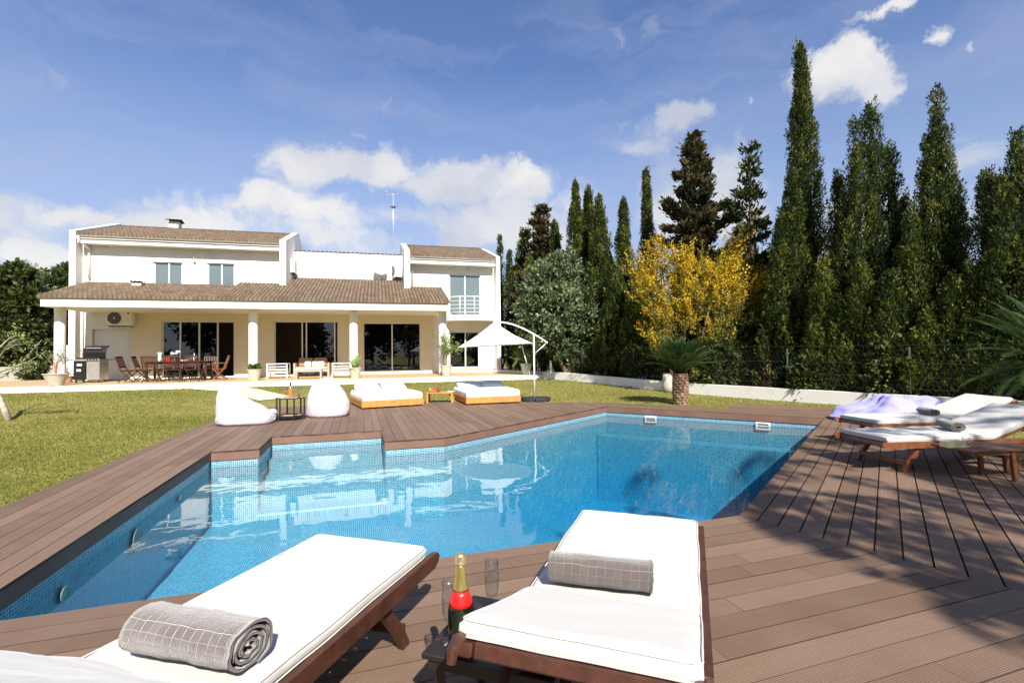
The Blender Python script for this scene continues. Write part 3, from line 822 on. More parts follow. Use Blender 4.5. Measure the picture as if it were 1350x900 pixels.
window(D2, (m1, m2, m3), ((m1, m2, 'pane'), (m2, m3, 'pane')), 'patio_door', sill=False)
m1 = ux(517)
window(D3, (m1,), ((D3[0]+.05, m1, 'pane'), (m1, D3[1]-.05, 'pane')), 'patio_door', sill=False)
m1 = ux(613.5)
window(WRL, (m1,), ((WRL[0]+.05, m1, 'pane'), (m1, WRL[1]-.05, 'pane')))
window(WRU, (15.97,), ((15.24, 15.97, 'bluepane'), (15.97, 16.70, 'bluepane')), 'balcony_door', sill=False)
window(W1, (3.31,), ((2.80, 3.31, 'bluepane'), (3.31, 3.77, 'bluepane')), sill=False)
window(W2, (5.31,), ((4.81, 5.31, 'bluepane'), (5.31, 5.77, 'bluepane')), sill=False)
sh = MB()
for k in range(23): sh.box(.62, 1.93, 4.13, 4.145+.006*(k % 2), .40+.089*k, .40+.089*(k+1)-.004)
sh.build('roller_shutter', M['white_paint'], VI)
# balcony
bc = [(14.98, 4.0)]
for k in range(0, 17):
    t = math.pi*k/16; bc.append((16.24-1.24*math.cos(t), 3.98-.98*math.sin(t)**.9))
bc.append((17.5, 4.0))
b = MB(); b.prism(bc[::-1], 2.86, 3.10); bo = b.build('balcony', M['plaster'], VI)
rl = MB(); ap = bc[1:-1]
pts = [(16.24+(p[0]-16.24)*.97, 4+(p[1]-4)*.96) for p in ap]
rl.tube([(p[0], p[1], 3.98) for p in pts], .022, 6)
for z in (3.78, 3.60, 3.42, 3.24): rl.tube([(p[0], p[1], z) for p in pts], .010, 5)
for k in (1, 5, 8, 11, 15): rl.tube([(pts[k][0], pts[k][1], 3.1), (pts[k][0], pts[k][1], 3.98)], .016, 6)
rl.build('balcony_railing', M['white_paint'], bo, 'all')
# pipes
for pts in ([(.40, 3.40, 6.12), (.40, 3.42, 5.98), (.52, 3.9, 5.75), (.52, 3.94, 5.6), (.52, 3.94, 4.5)], [(.30, 3.93, 3.4), (.30, 3.93, .4)], [(13.42, 3.42, 5.8), (13.42, 3.93, 5.6), (13.42, 3.94, 4.5)]):
    MB().tube(pts, .045, 8).build('downpipe', M['white_paint'], VI, 'all')
# chimneys
u, z = HW(7.4, 231.5, 303)
ch = MB().box(u-.20, u+.20, 7.15, 7.6, 6.9, 7.80).build('chimney', M['plaster'], VI)
cp = MB()
for k in range(4):
    x = u-.29+.145*k
    cp.add([(x+.07+.075*math.cos(t), v, 7.80+.05*abs(math.sin(t))+zz) for v, zz in ((6.95, 0), (7.38, .12), (7.8, 0)) for t in [math.pi*j/6 for j in range(7)]], [(r*7+j, r*7+j+1, r*7+8+j, r*7+7+j) for r in range(2) for j in range(6)])
cp.build('chimney_cap', M['roof'], ch, 'all')
u, z = HW(3.4, 182, 369)
vt = MB().box(u-.16, u+.16, 3.25, 3.5, 4.1, 4.32).build('roof_vent', M['plaster'], VI)
cp = MB()
for k in range(3):
    x = u-.21+.14*k; cp.add([(x+.07+.07*math.cos(t), v, 4.32+.05*math.sin(t)) for v in (3.15, 3.6) for t in [math.pi*j/6 for j in range(7)]], [(j, j+1, 8+j, 7+j) for j in range(6)])
cp.build('vent_cap', M['roof'], vt, 'all')
# --- air conditioners
def aircon(name, label, u, v, z, w, h, d, rz, fan=True):
    p = L(u, v, z); r = thing(name, label, 'air conditioner', p, HT+rz, 'outdoor air conditioning units')
    MB().rbox(-w/2, w/2, 0, d, 0, h, .015).build('case', M['rattan' if False else 'white_paint'], r)
    Mx = Matrix.Translation((-w*.16, -.004, h/2)) @ Matrix.Rotation(R(90), 4, 'X')
    MB().lathe([(h*.40, -.006), (h*.40, .006), (h*.36, .008), (0, .008)], 28, Mx).build('fan_grille', M['black'], r, True)
    g = MB()
    for k in range(1, 5): g.add([(h*.088*k*math.cos(t)+q*math.cos(t), h*.088*k*math.sin(t)+q*math.sin(t), .011) for q in (-.003, .003) for t in [2*math.pi*j/24 for j in range(24)]], [(j, (j+1) % 24, 24+(j+1) % 24, 24+j) for j in range(24)], Mx)
    g.lathe([(.035, .009), (.035, .02), (0, .022)], 16, Mx); g.build('grille_rings', M['alu'], r)
    MB().bar((-w*.4, d*.1, -.03), (w*.4, d*.1, -.03), .03, .04).bar((-w*.38, 0, -.03), (-w*.38, d+.05, -.03), .03, .03).bar((w*.38, 0, -.03), (w*.38, d+.05, -.03), .03, .03).build('bracket', M['black'], r)
    return r
u, z = HW(3.6, 156, 427)
ac = aircon('air_conditioner', 'beige outdoor air conditioner with dark fan and red badge, hung under the porch roof', u, 3.62, z-.06, .92, .60, .32, 0)
MB().lathe([(.045, -.004), (.045, .006), (0, .008)], 18, Matrix.Translation((.34, -.004, .50)) @ Matrix.Rotation(R(90), 4, 'X')).build('badge', M['red'], ac, True)
aircon('air_conditioner', 'upright white air conditioner on the roof beside the left wing wall', 8.16, 5.05, 5.12, .75, .62, .28, R(90))
aircon('air_conditioner', 'white air conditioner on the roof below the aerial mast', 12.60, 5.3, 5.10, .75, .66, .30, R(-68))
# --- satellite dish
u, z = HW(5.35, 499.5, 352)
r = thing('satellite_dish', 'white satellite dish on the low roof in front of the white parapet wall', 'satellite dish', L(u, 5.1, pz(5.1)+.02), HT)
Mx = Matrix.Translation((.05, .08, .58)) @ Matrix.Rotation(R(62), 4, 'X') @ Matrix.Rotation(R(12), 4, 'Y')
MB().lathe([(0, .0), (.12, .012), (.24, .045), (.34, .095), (.345, .10), (.33, .105), (.24, .06), (.12, .028), (0, .018)], 32, Mx).build('dish', M['edge'], r, 'all')
MB().tube([(0, 0, 0), (.0, .03, .3), (.04, .1, .5)], .022, 8).build('mast', M['alu'], r, 'all')
MB().tube([(.0, -.02, .34), (.0, -.36, .50), (.0, -.38, .62)], .012, 6).rbox(-.03, .03, -.44, -.34, .60, .68, .01).build('feed_arm', M['ropegrey'], r)
# --- aerial
u, z = HW(5.9, 519, 360); zt = HW(5.9, 519, 256)[1]
r = thing('tv_aerial', 'tall thin aerial mast rising above the parapet wall', 'aerial', L(u, 5.9, 6.2), HT)
MB().tube([(0, 0, 0), (0, 0, zt-6.2)], .022, 6).build('mast', M['alu'], r, 'all')
a = MB(); h = zt-6.2
a.tube([(-.42, .0, h-.05), (.35, 0, h+.03)], .014, 5)
for k in range(6):
    x = -.36+.13*k; a.tube([(x, -.16, h-.04+.01*k), (x, .16, h-.04+.01*k)], .008, 4)
for s in (-1, 1): a.tube([(-.25, 0, h-.02), (-.42, 0, h+.18*s)], .012, 4)
a.build('antenna', M['alu'], r, 'all')
MB().rbox(-.10, .12, -.06, .06, h-.72, h-.60, .02).tube([(-.2, 0, h-.66), (.22, 0, h-.62)], .012, 5).build('amplifier', M['darkplastic'], r)
MB().tube([(0, 0, 1.0), (-.45, .5, -.05)], .006, 4).tube([(0, 0, 1.0), (.45, .5, -.05)], .006, 4).build('guy_wires', M['alu'], r)
# --- wall lamps
for px, py, lab in ((256, 339.5, 'small lamp under the eaves of the left wing between the two windows'), (616.5, 353, 'small lamp under the eaves of the right wing above the balcony door')):
    u, z = HW(3.95, px, py); r = thing('wall_lamp', lab, 'wall lamp', L(u, 3.99, z), HT)
    MB().lathe([(.05, 0), (.05, .02), (.0, .021)], 14, Matrix.Rotation(R(90), 4, 'X')).build('base', M['white_paint'], r, True)
    MB().tube([(0, 0, 0), (.0, -.10, .02), (.02, -.14, -.05)], .012, 5).lathe([(.035, -.12), (.05, -.03), (.0, -.0)], 14, Matrix.Translation((.02, -.14, -.04))).build('lamp_head', M['alu'], r)
# ------------------------------------------------------------------ boundary wall and fence at the right
def wallrun(pts, h, th, name, label, mt, cap=None):
    mb = MB()
    for a, b in zip(pts, pts[1:]):
        a = Vector(a); b = Vector(b); d = (b-a).normalized(); n = Vector((-d.y, d.x))*th
        q = [a, b, b+n, a+n]; z = [min(gh(p.x, p.y) for p in q)-.1]*4; zt = [gh(p.x, p.y)+h for p in (a, b, b, a)]
        mb.add([(p.x, p.y, zz) for p, zz in zip(q, z)]+[(p.x, p.y, zz) for p, zz in zip(q, zt)], [(0,3,2,1),(4,5,6,7),(0,1,5,4),(1,2,6,5),(2,3,7,6),(3,0,4,7)])
    o = mb.build(name, mt); return tag(o, label, 'wall')
fa = GG(738, 500.5); fb = GG(1000, 525.6); fdv = (Vector(v2(fb))-Vector(v2(fa))).normalized(); FN = Vector((-fdv.y, fdv.x))
fpts = [Vector(v2(fa))+fdv*t for t in (-24, 0, 6, 12, 18, 26)]
wallrun([tuple(p) for p in fpts], .30, .16, 'boundary_wall', 'low white wall along the foot of the cypresses', M['plaster'])
BACKF = FN if FN.x > 0 else -FN
for i, px in enumerate((622, 682, 735, 790, 845, 989, 1090, 1233)):
    # fence posts stand on the wall line
    r = ray(px, 500); w0 = Vector(v2(fa)); n = Vector((-fdv.y, fdv.x)); t = n.dot(w0)/n.dot(Vector((r.x, r.y)))
    if t < 0: continue
mesh = MB(); 
fr = thing('wire_fence', 'green and grey wire fence with thin posts behind the low white wall', 'fence', (fa.x, fa.y, 0))
org = Vector((fa.x, fa.y, 0)); bk = BACKF*.22
def fp(t, z): p = Vector(v2(fa))+fdv*t+bk; return Vector((p.x, p.y, z+gh(p.x, p.y)))-org
for k in range(-2, 9):
    t = k*2.6+1.1
    MB().tube([fp(t, .0), fp(t, 1.35)], .022, 6).build('post', M['greenpost'] if k > 4 else M['chainlink'], fr, 'all')
wr = MB()
for z in (.34, .6, .9, 1.3): wr.tube([fp(-4, z), fp(24, z)], .0035, 4)
t = -4
while t < 24:
    wr.tube([fp(t, .3), fp(t+.5, 1.3)], .0009, 3, cap=False); wr.tube([fp(t, 1.3), fp(t+.5, .3)], .0009, 3, cap=False); t += .10
wr.build('mesh', M['chainlink'], fr)
# left boundary wall with posts
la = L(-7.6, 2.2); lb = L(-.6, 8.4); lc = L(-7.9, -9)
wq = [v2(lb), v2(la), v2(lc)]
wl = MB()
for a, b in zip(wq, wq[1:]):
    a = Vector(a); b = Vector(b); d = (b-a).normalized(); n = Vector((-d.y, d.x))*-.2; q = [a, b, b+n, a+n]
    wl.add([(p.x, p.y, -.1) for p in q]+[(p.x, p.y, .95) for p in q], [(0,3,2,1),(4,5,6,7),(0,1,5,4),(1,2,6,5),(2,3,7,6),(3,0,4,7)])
tag(wl.build('garden_wall', M['shaded_plaster']), 'shaded grey wall at the left end of the terrace', 'wall')
for i, (px, lab) in enumerate(((56.5, 'pale post on the left garden wall, the one left of the first porch column'), (89, 'pale post on the left garden wall, right of the first porch column'))):
    p = D(px, 470, 25.5 if i else 24.5); MB()
    tag(MB().tube([(p.x, p.y, .4), (p.x, p.y, 1.95)], .05, 8).build('fence_post', M['edge'], None, 'all'), lab, 'post', 'posts on the left garden wall')
# bollard light on the terrace
p = D(726, 494.5, 22.0); q = G(726.5, 493.5, FL)
r = thing('bollard_light', 'slim white post light at the right end of the terrace', 'post light', q)
MB().tube([(0, 0, 0), (0, 0, .50)], .05, 10).build('post', M['white_paint'], r, True); MB().lathe([(.055, .50), (.055, .58), (.0, .59)], 14).build('cap', M['white_paint'], r, True)
q = G(663, 489, FL)
r = thing('pipe_stub', 'short dark pipe standing on the terrace by the house corner', 'pipe', q)
MB().tube([(0, 0, 0), (0, 0, .42)], .045, 8).build('pipe', M['darkplastic'], r, True); MB().tube([(0, 0, .42), (0, 0, .62)], .018, 8).build('tap', M['alu'], r, True)
# ------------------------------------------------------------------ loungers
def cushion(name, x0, x1, w, th, mt, parent, Mx=None, seed=0, crown=.012):
    nx, ny = 40, 16; rs = noise
    V = []; FC = []
    def sh(a, b, c):                                         # superellipsoid-ish rounded slab
        return a
    top = []; 
    for s in (1, -1):
        for i in range(nx+1):
            for j in range(ny+1):
                a = i/nx*2-1; b = j/ny*2-1
                # push samples to the rim
                a2 = math.copysign(1-(1-abs(a))**1.7, a); b2 = math.copysign(1-(1-abs(b))**1.7, b)
                ex = min(1, (1-abs(a2))*(x1-x0)/2/.045); ey = min(1, (1-abs(b2))*w/2/.045)
                e = math.sqrt(max(0, 1-(1-ex)**2))*math.sqrt(max(0, 1-(1-ey)**2))
                x = (x0+x1)/2+a2*(x1-x0)/2; y = b2*w/2
                f = noise.noise((x*3.1+seed, y*3.7, s*3.))*.010+noise.noise((x*9+seed, y*8, s*2.))*.0035-.012*max(0, .12-abs(noise.noise((x*3.5+y*2.2+seed*3, y*1.1-x*.6, 7))))*8*.5
                ed = noise.noise((x*4+seed, y*4, 9))*.006*(1-min(ex, ey))
                z = th/2+s*(th/2*(.30+.70*e))+(f+crown*(1-a2*a2)*(1-b2*b2)*0 if s > 0 else 0)*e
                V.append((x+ed, y+ed, z))
    n = (nx+1)*(ny+1)
    for i in range(nx):
        for j in range(ny):
            p = i*(ny+1)+j; FC.append((p, p+ny+1, p+ny+2, p+1)); FC.append((n+p, n+p+1, n+p+ny+2, n+p+ny+1))
    for i in range(nx):
        for j in (0, ny):
            p = i*(ny+1)+j; q = p+ny+1; FC.append((p, n+p, n+q, q) if j == 0 else (q, n+q, n+p, p))
    for j in range(ny):
        for i in (0, nx):
            p = i*(ny+1)+j; q = p+1; FC.append((q, n+q, n+p, p) if i == 0 else (p, n+p, n+q, q))
    mb = MB(); mb.add(V, FC, Mx); o = mb.build(name, mt, parent, 'all')
    if name != 'mattress':
        pm = MB(); c = .03
        for zz in (th*.80, th*.20):
            loop = []
            for cx, cy, a0 in ((x1-c, w/2-c, 0), (x0+c, w/2-c, 90), (x0+c, -w/2+c, 180), (x1-c, -w/2+c, 270)):
                for q in range(5): a = R(a0+22.5*q); loop.append((cx+(c-.001)*math.cos(a), cy+(c-.001)*math.sin(a), zz))
            full = []
            for p, q in zip(loop, loop[1:]+loop[:1]):
                n_ = max(1, int(math.dist(p, q)/.05))
                for k in range(n_): full.append(tuple(p[i]+(q[i]-p[i])*k/n_ for i in range(3)))
            full = [(x+noise.noise((x*4+seed, y*4, 9))*.005, y+noise.noise((x*4+seed, y*4, 9))*.005, z+noise.noise((x*6, y*6, seed))*.003) for x, y, z in full]
            pm.tube(full+[full[0]], .0030, 6, Mx)
        pm.build('piping', mt, o, 'all')
    return o
def lounger(label, foot, rz, back, wood, seed, length=1.15, wlegs=True, W=.64, bl=.80):
    """x runs from the foot end to the head end; seat rails at z .24 - .305"""
    t = thing('sun_lounger', label, 'sun lounger', (foot[0], foot[1], 0), rz, 'teak sun loungers with white cushions')
    zr = .285; wd = M[wood]; LT = length+bl*.45
    for s in (-1, 1):
        y = s*(W/2+.012); m = MB()
        prof = [(-.10, -.012), (-.115, .012), (-.10, .034), (-.06, .040), (LT-.03, .035), (LT, .012), (LT-.01, -.03), (-.06, -.03)]
        n = len(prof)
        m.add([(x, y-.014, zr+z) for x, z in prof]+[(x, y+.014, zr+z) for x, z in prof], [tuple(range(n)), tuple(range(2*n-1, n-1, -1))]+[(i, n+i, n+(i+1) % n, (i+1) % n) for i in range(n)])
        m.build('side_rail', wd, t)
        # curved foot leg
        lg = MB(); cv = [(.36, zr-.02, .034), (.30, .20, .034), (.22, .10, .030), (.17, .02, .028), (.165, 0, .026)]
        vs = []; 
        for x, z, h in cv:
            for dx, dy in ((-h, -.014), (h, -.014), (h, .014), (-h, .014)): vs.append((x+dx, y-s*.03+dy, z))
        fs = [(3, 2, 1, 0), (16, 17, 18, 19)]+[(4*i+j, 4*i+(j+1) % 4, 4*i+4+(j+1) % 4, 4*i+4+j) for i in range(4) for j in range(4)]
        lg.add(vs, fs); lg.build('leg', wd, t)
        # wheel at the hinge
        wh = MB(); Mx = Matrix.Translation((length+.33, y-s*.045, .085)) @ Matrix.Rotation(R(90), 4, 'X')
        wh.lathe([(.085, -.014), (.088, 0), (.085, .014), (.06, .016), (.0, .016)], 24, Mx); wh.lathe([(.085, -.014), (.0, -.014)], 24, Mx)
        wo = wh.build('wheel', wd, t, True)
        MB().lathe([(.018, .0165), (.018, .024), (0, .026)], 12, Mx).build('hub', M['alu'], wo, True)
        MB().bar((length+.30, y-s*.045, zr-.03), (length+.33, y-s*.045, .085), .02, .06).build('wheel_strut', wd, t)
    MB().bar((.19, -W/2, .09), (.19, W/2, .09), .02, .045).build('stretcher', wd, t)
    MB().tube([(length+.33, -W/2, .085), (length+.33, W/2, .085)], .012, 8).build('axle', M['black'], t, 'all')
    MB().rbox(-.045, .0, -W/2+.002, W/2-.002, zr-.02, zr+.028, .006).build('foot_bar', wd, t)
    sl = MB(); k = 0; x = .03
    while x < length-.05: sl.box(x, x+.055, -W/2+.002, W/2-.002, zr+.005, zr+.024); x += .085
    sl.build('slats', wd, t)
    c, s_ = math.cos(R(back)), math.sin(R(back))
    Mb = Matrix.Translation((length, 0, zr+.012)) @ Matrix.Rotation(-R(back), 4, 'Y')
    bf = MB()
    for s in (-1, 1):
        y = s*(W/2-.035)
        bf.rbox(0, bl+.03, y-.02, y+.02, -.018, .018, .005, 1, Mb)
    x = .04
    while x < bl-.06: bf.box(x, x+.055, -W/2+.056, W/2-.056, -.006, .012, Mb); x += .085
    bf.rbox(bl-.035, bl+.02, -W/2+.056, W/2-.056, -.02, .022, .005, 1, Mb)
    for s in (-1, 1):
        m2 = Mb @ Matrix.Translation((bl+.01, s*(W/2-.012), 0)); 
        bf.tube([(-.03, 0, .02), (.02, 0, .02), (.045, 0, .0), (.045, 0, -.03)], [.017, .019, .018, .013], 8, m2)
    bf.build('back_frame', wd, t)
    px_ = length+bl*.62*c; pz_ = zr+bl*.62*s_
    if back > 8:
        for s in (-1, 1): MB().bar((px_, s*(W/2-.08), pz_-.02), (px_+.16, s*(W/2-.08), zr-.02), .02, .035).build('back_prop', wd, t)
    th = .068
    cushion('cushion', -.035, length+.01, W-.01, th, M['canvas'], t, Matrix.Translation((0, 0, zr+.026)), seed)
    cushion('back_cushion', -.01, bl+.01, W-.01, th, M['canvas'], t, Mb @ Matrix.Translation((0, 0, .014)), seed+5)
    return t
# near pair: foot ends point at the pool
d1 = Vector((-.33, -1.04)).normalized(); a1 = math.atan2(d1.y, d1.x)
def fromcorner(fl, fr): return ((fl[0]+fr[0])/2, (fl[1]+fr[1])/2)
f1 = fromcorner(G(420, 703, .375), G(560, 717, .375)); 
LN1 = lounger('near lounger on the left, with a thick towel roll on its cushion', (f1[0]+d1.x*.03, f1[1]+d1.y*.03), a1, 34, 'darkwood', 1, length=1.10, bl=.85)
f2 = fromcorner(G(770, 671, .375), G(917, 683, .375)); d2 = Vector((-.364, -1.)).normalized(); a2 = math.atan2(d2.y, d2.x)
LN2 = lounger('near lounger in the middle, its back raised towards the camera', (f2[0]+d2.x*.03, f2[1]+d2.y*.03), a2, 17, 'darkwood', 2, length=1.0, bl=.66, W=.65)
# right pair
aRR = R(5.5)
g1 = fromcorner(G(1117, 566, .375), G(1159, 573, .375)); dR1 = Vector((math.cos(aRR), math.sin(aRR)))
LR1 = lounger('right lounger nearer the camera, striped by tree shade, with a towel roll at its hinge', (g1[0]+.02, g1[1]-.02), aRR, 19, 'redwood', 3, length=1.20)
g2 = fromcorner(G(1115, 546.5, .375), G(1150, 552, .375))
LR2 = lounger('right lounger farther from the camera, behind the shade-striped one', (g2[0]+.02, g2[1]), aRR, 19, 'redwood', 4, length=1.20)
# ------------------------------------------------------------------ towels
def towel(label, p, rz, tilt=0, Lr=.44, r0=.085, flat=.85, seed=0):
    t = thing('rolled_towel', label, 'towel', p, rz, 'rolled grey waffle towels')
    t.rotation_euler = (0, tilt, rz)
    turns = 3.6; n = 150; th = .0085; nx = 26
    V = []; UV = []; FC = []
    s = 0; ring = []
    pr = None
    for i in range(n+1):
        f = i/n; a = 2*math.pi*turns*f+.6; r = .014+(r0-.014-th/2)*f
        x, z = r*math.cos(a), r*math.sin(a)
        if pr: s += math.hypot(x-pr[0], z-pr[1])
        pr = (x, z); ring.append((a, r, s))
    for side in (1, -1):
        for i, (a, r, s) in enumerate(ring):
            for j in range(nx+1):
                y = (j/nx-.5)*Lr
                rr = r+side*th/2
                if side > 0 and i > n-42 : rr += .004*noise.noise((a*1.3+seed, y*9, 2))+.003*noise.noise((a*4+seed, y*22, 5))
                wob = .006*noise.noise((a*.8, seed, 4))
                yy = y+(wob+.007*noise.noise((a*1.7, seed+3, j > nx/2)))*(1 if abs(j/nx-.5) > .46 else .4)
                V.append((rr*math.cos(a)*1.12, yy, (rr*math.sin(a))*flat+r0*flat)); UV.append((y, s))
    m = (n+1)*(nx+1)
    for i in range(n):
        for j in range(nx):
            p0 = i*(nx+1)+j; FC.append((p0, p0+1, p0+nx+2, p0+nx+1)); FC.append((m+p0, m+p0+nx+1, m+p0+nx+2, m+p0+1))
    for i in range(n):
        for j in (0, nx):
            p0 = i*(nx+1)+j; q = p0+nx+1; FC.append((p0, q, m+q, m+p0))
    for i in (0, n):
        for j in range(nx):
            p0 = i*(nx+1)+j; FC.append((p0, p0+1, m+p0+1, m+p0))
    me = bpy.data.meshes.new('towel_roll'); me.from_pydata(V, [], FC)
    ul = me.uv_layers.new(name='UVMap'); li = np.zeros(len(me.loops), dtype=np.int32); me.loops.foreach_get('vertex_index', li)
    ul.data.foreach_set('uv', np.array(UV, dtype=np.float32)[li].ravel()); me.materials.append(M['towel'])
    me.polygons.foreach_set('use_smooth', [True]*len(me.polygons))
    o = bpy.data.objects.new('roll', me); COL.objects.link(o); o.parent = t
    return t
zt = .285+.026+.072
tw = G(258, 838, zt+.07)
towel('near towel roll on the left lounger, its spiral end towards the camera', (tw.x, tw.y, zt-.002), a1+R(2), Lr=.41, r0=.086, seed=1)
# towel on the raised back just past the hinge of the middle lounger
def on_l(o, x, y, z): return o.matrix_world @ Vector((x, y, z))
bpy.context.view_layer.update()
q = on_l(LN2, .93, -.05, zt-.006)
towel('folded towel roll lying across the middle lounger at its hinge', q, a2+R(4), Lr=.40, r0=.068, flat=.92, seed=2)
q = on_l(LR1, 1.02, -.02, zt-.002); towel('towel roll on the nearer right lounger', q, aRR+R(-28), Lr=.40, r0=.065, seed=3)
q = on_l(LR2, 1.02, .0, zt-.002); towel('towel roll on the farther right lounger', q, aRR+R(-20), Lr=.36, r0=.055, seed=4)
# ------------------------------------------------------------------ near side table, champagne, flutes
TB = G(590, 850, .30); TB = Vector((-.03, 1.80, .3)); ta = a2+R(90)
tb = thing('side_table', 'low dark slatted side table between the two near loungers', 'side table', (TB.x, TB.y, 0), ta)
m = MB()
for k in range(5): m.rbox(-.23, .23, -.21+.085*k, -.13+.085*k, .28, .30, .003, 1)
m.build('tabletop', M['blackwood'], tb)
MB().box(-.21, .21, -.20, -.18, .25, .279).box(-.21, .21, .18, .20, .25, .279).build('apron', M['blackwood'], tb)
for sx in (-1, 1):
    for sy in (-1, 1): MB().bar((sx*.19, sy*.17, .279), (sx*.17, sy*.15, 0), .03, .03).build('leg', M['blackwood'], tb)
bp = G(611, 826, .35); bp = Vector((TB.x+.055, TB.y+.10, .301))
r_ = ray(610, 731); 
def at_px(px, py, z): return G(px, py, z)
bt = at_px(607, 731, .62)
B = thing('champagne_bottle', 'champagne bottle with gold foil neck and red band on the dark side table', 'bottle', (bt.x, bt.y, .301), 0)
MB().lathe([(.0, .0), (.040, .0), (.044, .006), (.044, .125), (.0425, .145), (.0375, .168), (.0305, .190), (.0245, .210), (.020, .230), (.0165, .25)], 32).build('bottle', M['bottle'], B, 'all')
MB().lathe([(.0410, .156), (.0382, .168), (.0312, .190), (.0272, .203)], 32).build('red_band', M['red'], B, 'all')
MB().lathe([(.0270, .2035), (.0252, .210), (.0208, .230), (.0175, .25), (.0165, .285), (.0160, .287)], 32).build('foil', M['gold'], B, 'all')
MB().lathe([(.0172, .287), (.0182, .290), (.0176, .297), (.0158, .300), (.0166, .306), (.0172, .316), (.0150, .324), (.0, .326)], 24).build('cork_foil', M['goldpale'], B, 'all')
m = MB()
for k in range(4):
    t = math.pi/2*k; m.tube([(.0178*math.cos(t), .0178*math.sin(t), .288), (.0182*math.cos(t+.3), .0182*math.sin(t+.3), .306), (.006*math.cos(t), .006*math.sin(t), .327)], .0007, 4)
m.build('wire_cage', M['alu'], B)
def flute(label, p, s=1.):
    r = thing('champagne_flute', label, 'glass', p, 0, 'champagne flutes on the dark side table')
    MB().lathe([(.0, .002), (.032*s, .0), (.033*s, .002), (.008*s, .006), (.0038*s, .014), (.0036*s, .055), (.006*s, .060), (.020*s, .075), (.026*s, .10), (.0275*s, .145), (.0265*s, .205), (.0257*s, .205), (.0265*s, .145), (.025*s, .10), (.019*s, .077), (.004*s, .066), (0, .066)], 28).build('glass', M['glass'], r, 'all')
    return r
p = at_px(648, 740, .50); flute('champagne flute to the right of the champagne bottle', (p.x, p.y, .301))
p = at_px(602, 747, .50); p = at_px(600, 745, .505); flute('champagne flute behind and left of the champagne bottle', (bt.x-.045, bt.y+.055, .301))
# ------------------------------------------------------------------ right side table with box
bpy.context.view_layer.update()
q = G(1222, 590, .0)
ts = D(1262, 585, 4.95)
tb2 = thing('side_table', 'low teak side table at the right edge in front of the right loungers', 'side table', (ts.x+.22, ts.y, 0), aRR)
zt2 = ts.z-.02
m = MB()
for k in range(4): m.rbox(-.34, .52, -.20+.10*k, -.11+.10*k, zt2-.022, zt2, .003, 1)
m.build('tabletop', M['redwood'], tb2)
for sx, sy in ((.16, .15), (.16, -.16), (.46, -.16), (.46, .16)): MB().bar((sx, sy, zt2-.022), (sx-.03*(1 if sx < 0 else -1), sy, 0), .035, .035).build('leg', M['redwood'], tb2)
MB().box(-.22, .36, -.17, -.15, zt2-.06, zt2-.023).build('apron', M['redwood'], tb2)
p = Vector((ts.x-.10, ts.y-.06, zt2+.001))
tag(MB().rbox(-.09, .095, -.05, .05, 0, .065, .004, 1).build('card_box', M['soap'], None, False, p), 'pale yellow box on the right side table', 'box')
g = thing('drinking_glass', 'small drinking glass on the right side table beside the pale box', 'glass', (p.x+.17, p.y+.04, zt2+.001))
MB().lathe([(0, .0), (.03, 0), (.033, .09), (.031, .09), (.028, .006), (0, .006)], 20).build('glass', M['glass'], g, 'all')
# ------------------------------------------------------------------ bean bags
def loft(rings, k=40, seed=0, nz=.02, mt=None, name='bean_bag', sub=6, pw=2.3):
    """rings: (z, cx, cy, rx, ry)"""
    zs = np.array(rings, dtype=float); m = len(rings); P = []
    tt = np.linspace(0, m-1, (m-1)*sub+1)
    def cr(col, t):
        i = int(min(m-2, math.floor(t))); f = t-i; p = [zs[max(0, min(m-1, i+o)), col] for o in (-1, 0, 1, 2)]
        return .5*((2*p[1])+(-p[0]+p[2])*f+(2*p[0]-5*p[1]+4*p[2]-p[3])*f*f+(-p[0]+3*p[1]-3*p[2]+p[3])*f**3)
    V = []
    for t in tt:
        z, cx, cy, rx, ry = [cr(c, t) for c in range(5)]; rx = max(.001, rx); ry = max(.001, ry)
        for j in range(k):
            a = 2*math.pi*j/k; ca, sa = math.cos(a), math.sin(a)
            x = cx+rx*math.copysign(abs(ca)**(2/pw), ca); y = cy+ry*math.copysign(abs(sa)**(2/pw), sa)
            f = noise.noise((x*2.6+seed, y*2.6, z*2.2))*nz+noise.noise((x*7+seed, y*7, z*5))*nz*.35+abs(noise.noise((a*2.5+seed, z*3.2, 3)))*-nz*.6
            V.append((x+ca*f, y+sa*f, max(0, z+(f*.6 if z > .08 else 0))))
    mb = MB(); n = len(tt)
    mb.add(V, [(i*k+j, i*k+(j+1) % k, (i+1)*k+(j+1) % k, (i+1)*k+j) for i in range(n-1) for j in range(k)]+[tuple(range(k-1, -1, -1)), tuple(range((n-1)*k, n*k))])
    return mb
# left one, seen from its side: tall back at the left, seat running to the right
p = G(311, 561.5, 0); p2 = G(272, 557, 0); p3 = G(349, 556, 0)
b1 = thing('bean_bag', 'white bean bag on the left, seen from the side with its seat to the right', 'bean bag', (p.x, p.y+.36, 0), R(6), 'white bean bags on the far deck')
loft([(0, 0, 0, .50, .36), (.04, 0, 0, .54, .42), (.12, .0, 0, .545, .44), (.20, -.01, 0, .525, .43), (.28, -.08, 0, .45, .41), (.37, -.175, 0, .35, .38), (.47, -.26, 0, .25, .35), (.58, -.325, 0, .175, .31), (.69, -.35, 0, .12, .25), (.75, -.355, 0, .07, .16), (.765, -.355, 0, .01, .03)], seed=3, nz=.045).build('bag', M['beanwhite'], b1, 'all')
loft([(.0, .40, .0, .10, .26), (.03, .42, 0, .12, .30), (.08, .43, 0, .10, .28), (.11, .44, 0, .04, .2)], seed=5, nz=.03).build('seat_roll', M['beanwhite'], b1, 'all').location = (-.03, 0, .13)
p = G(423, 551, 0)
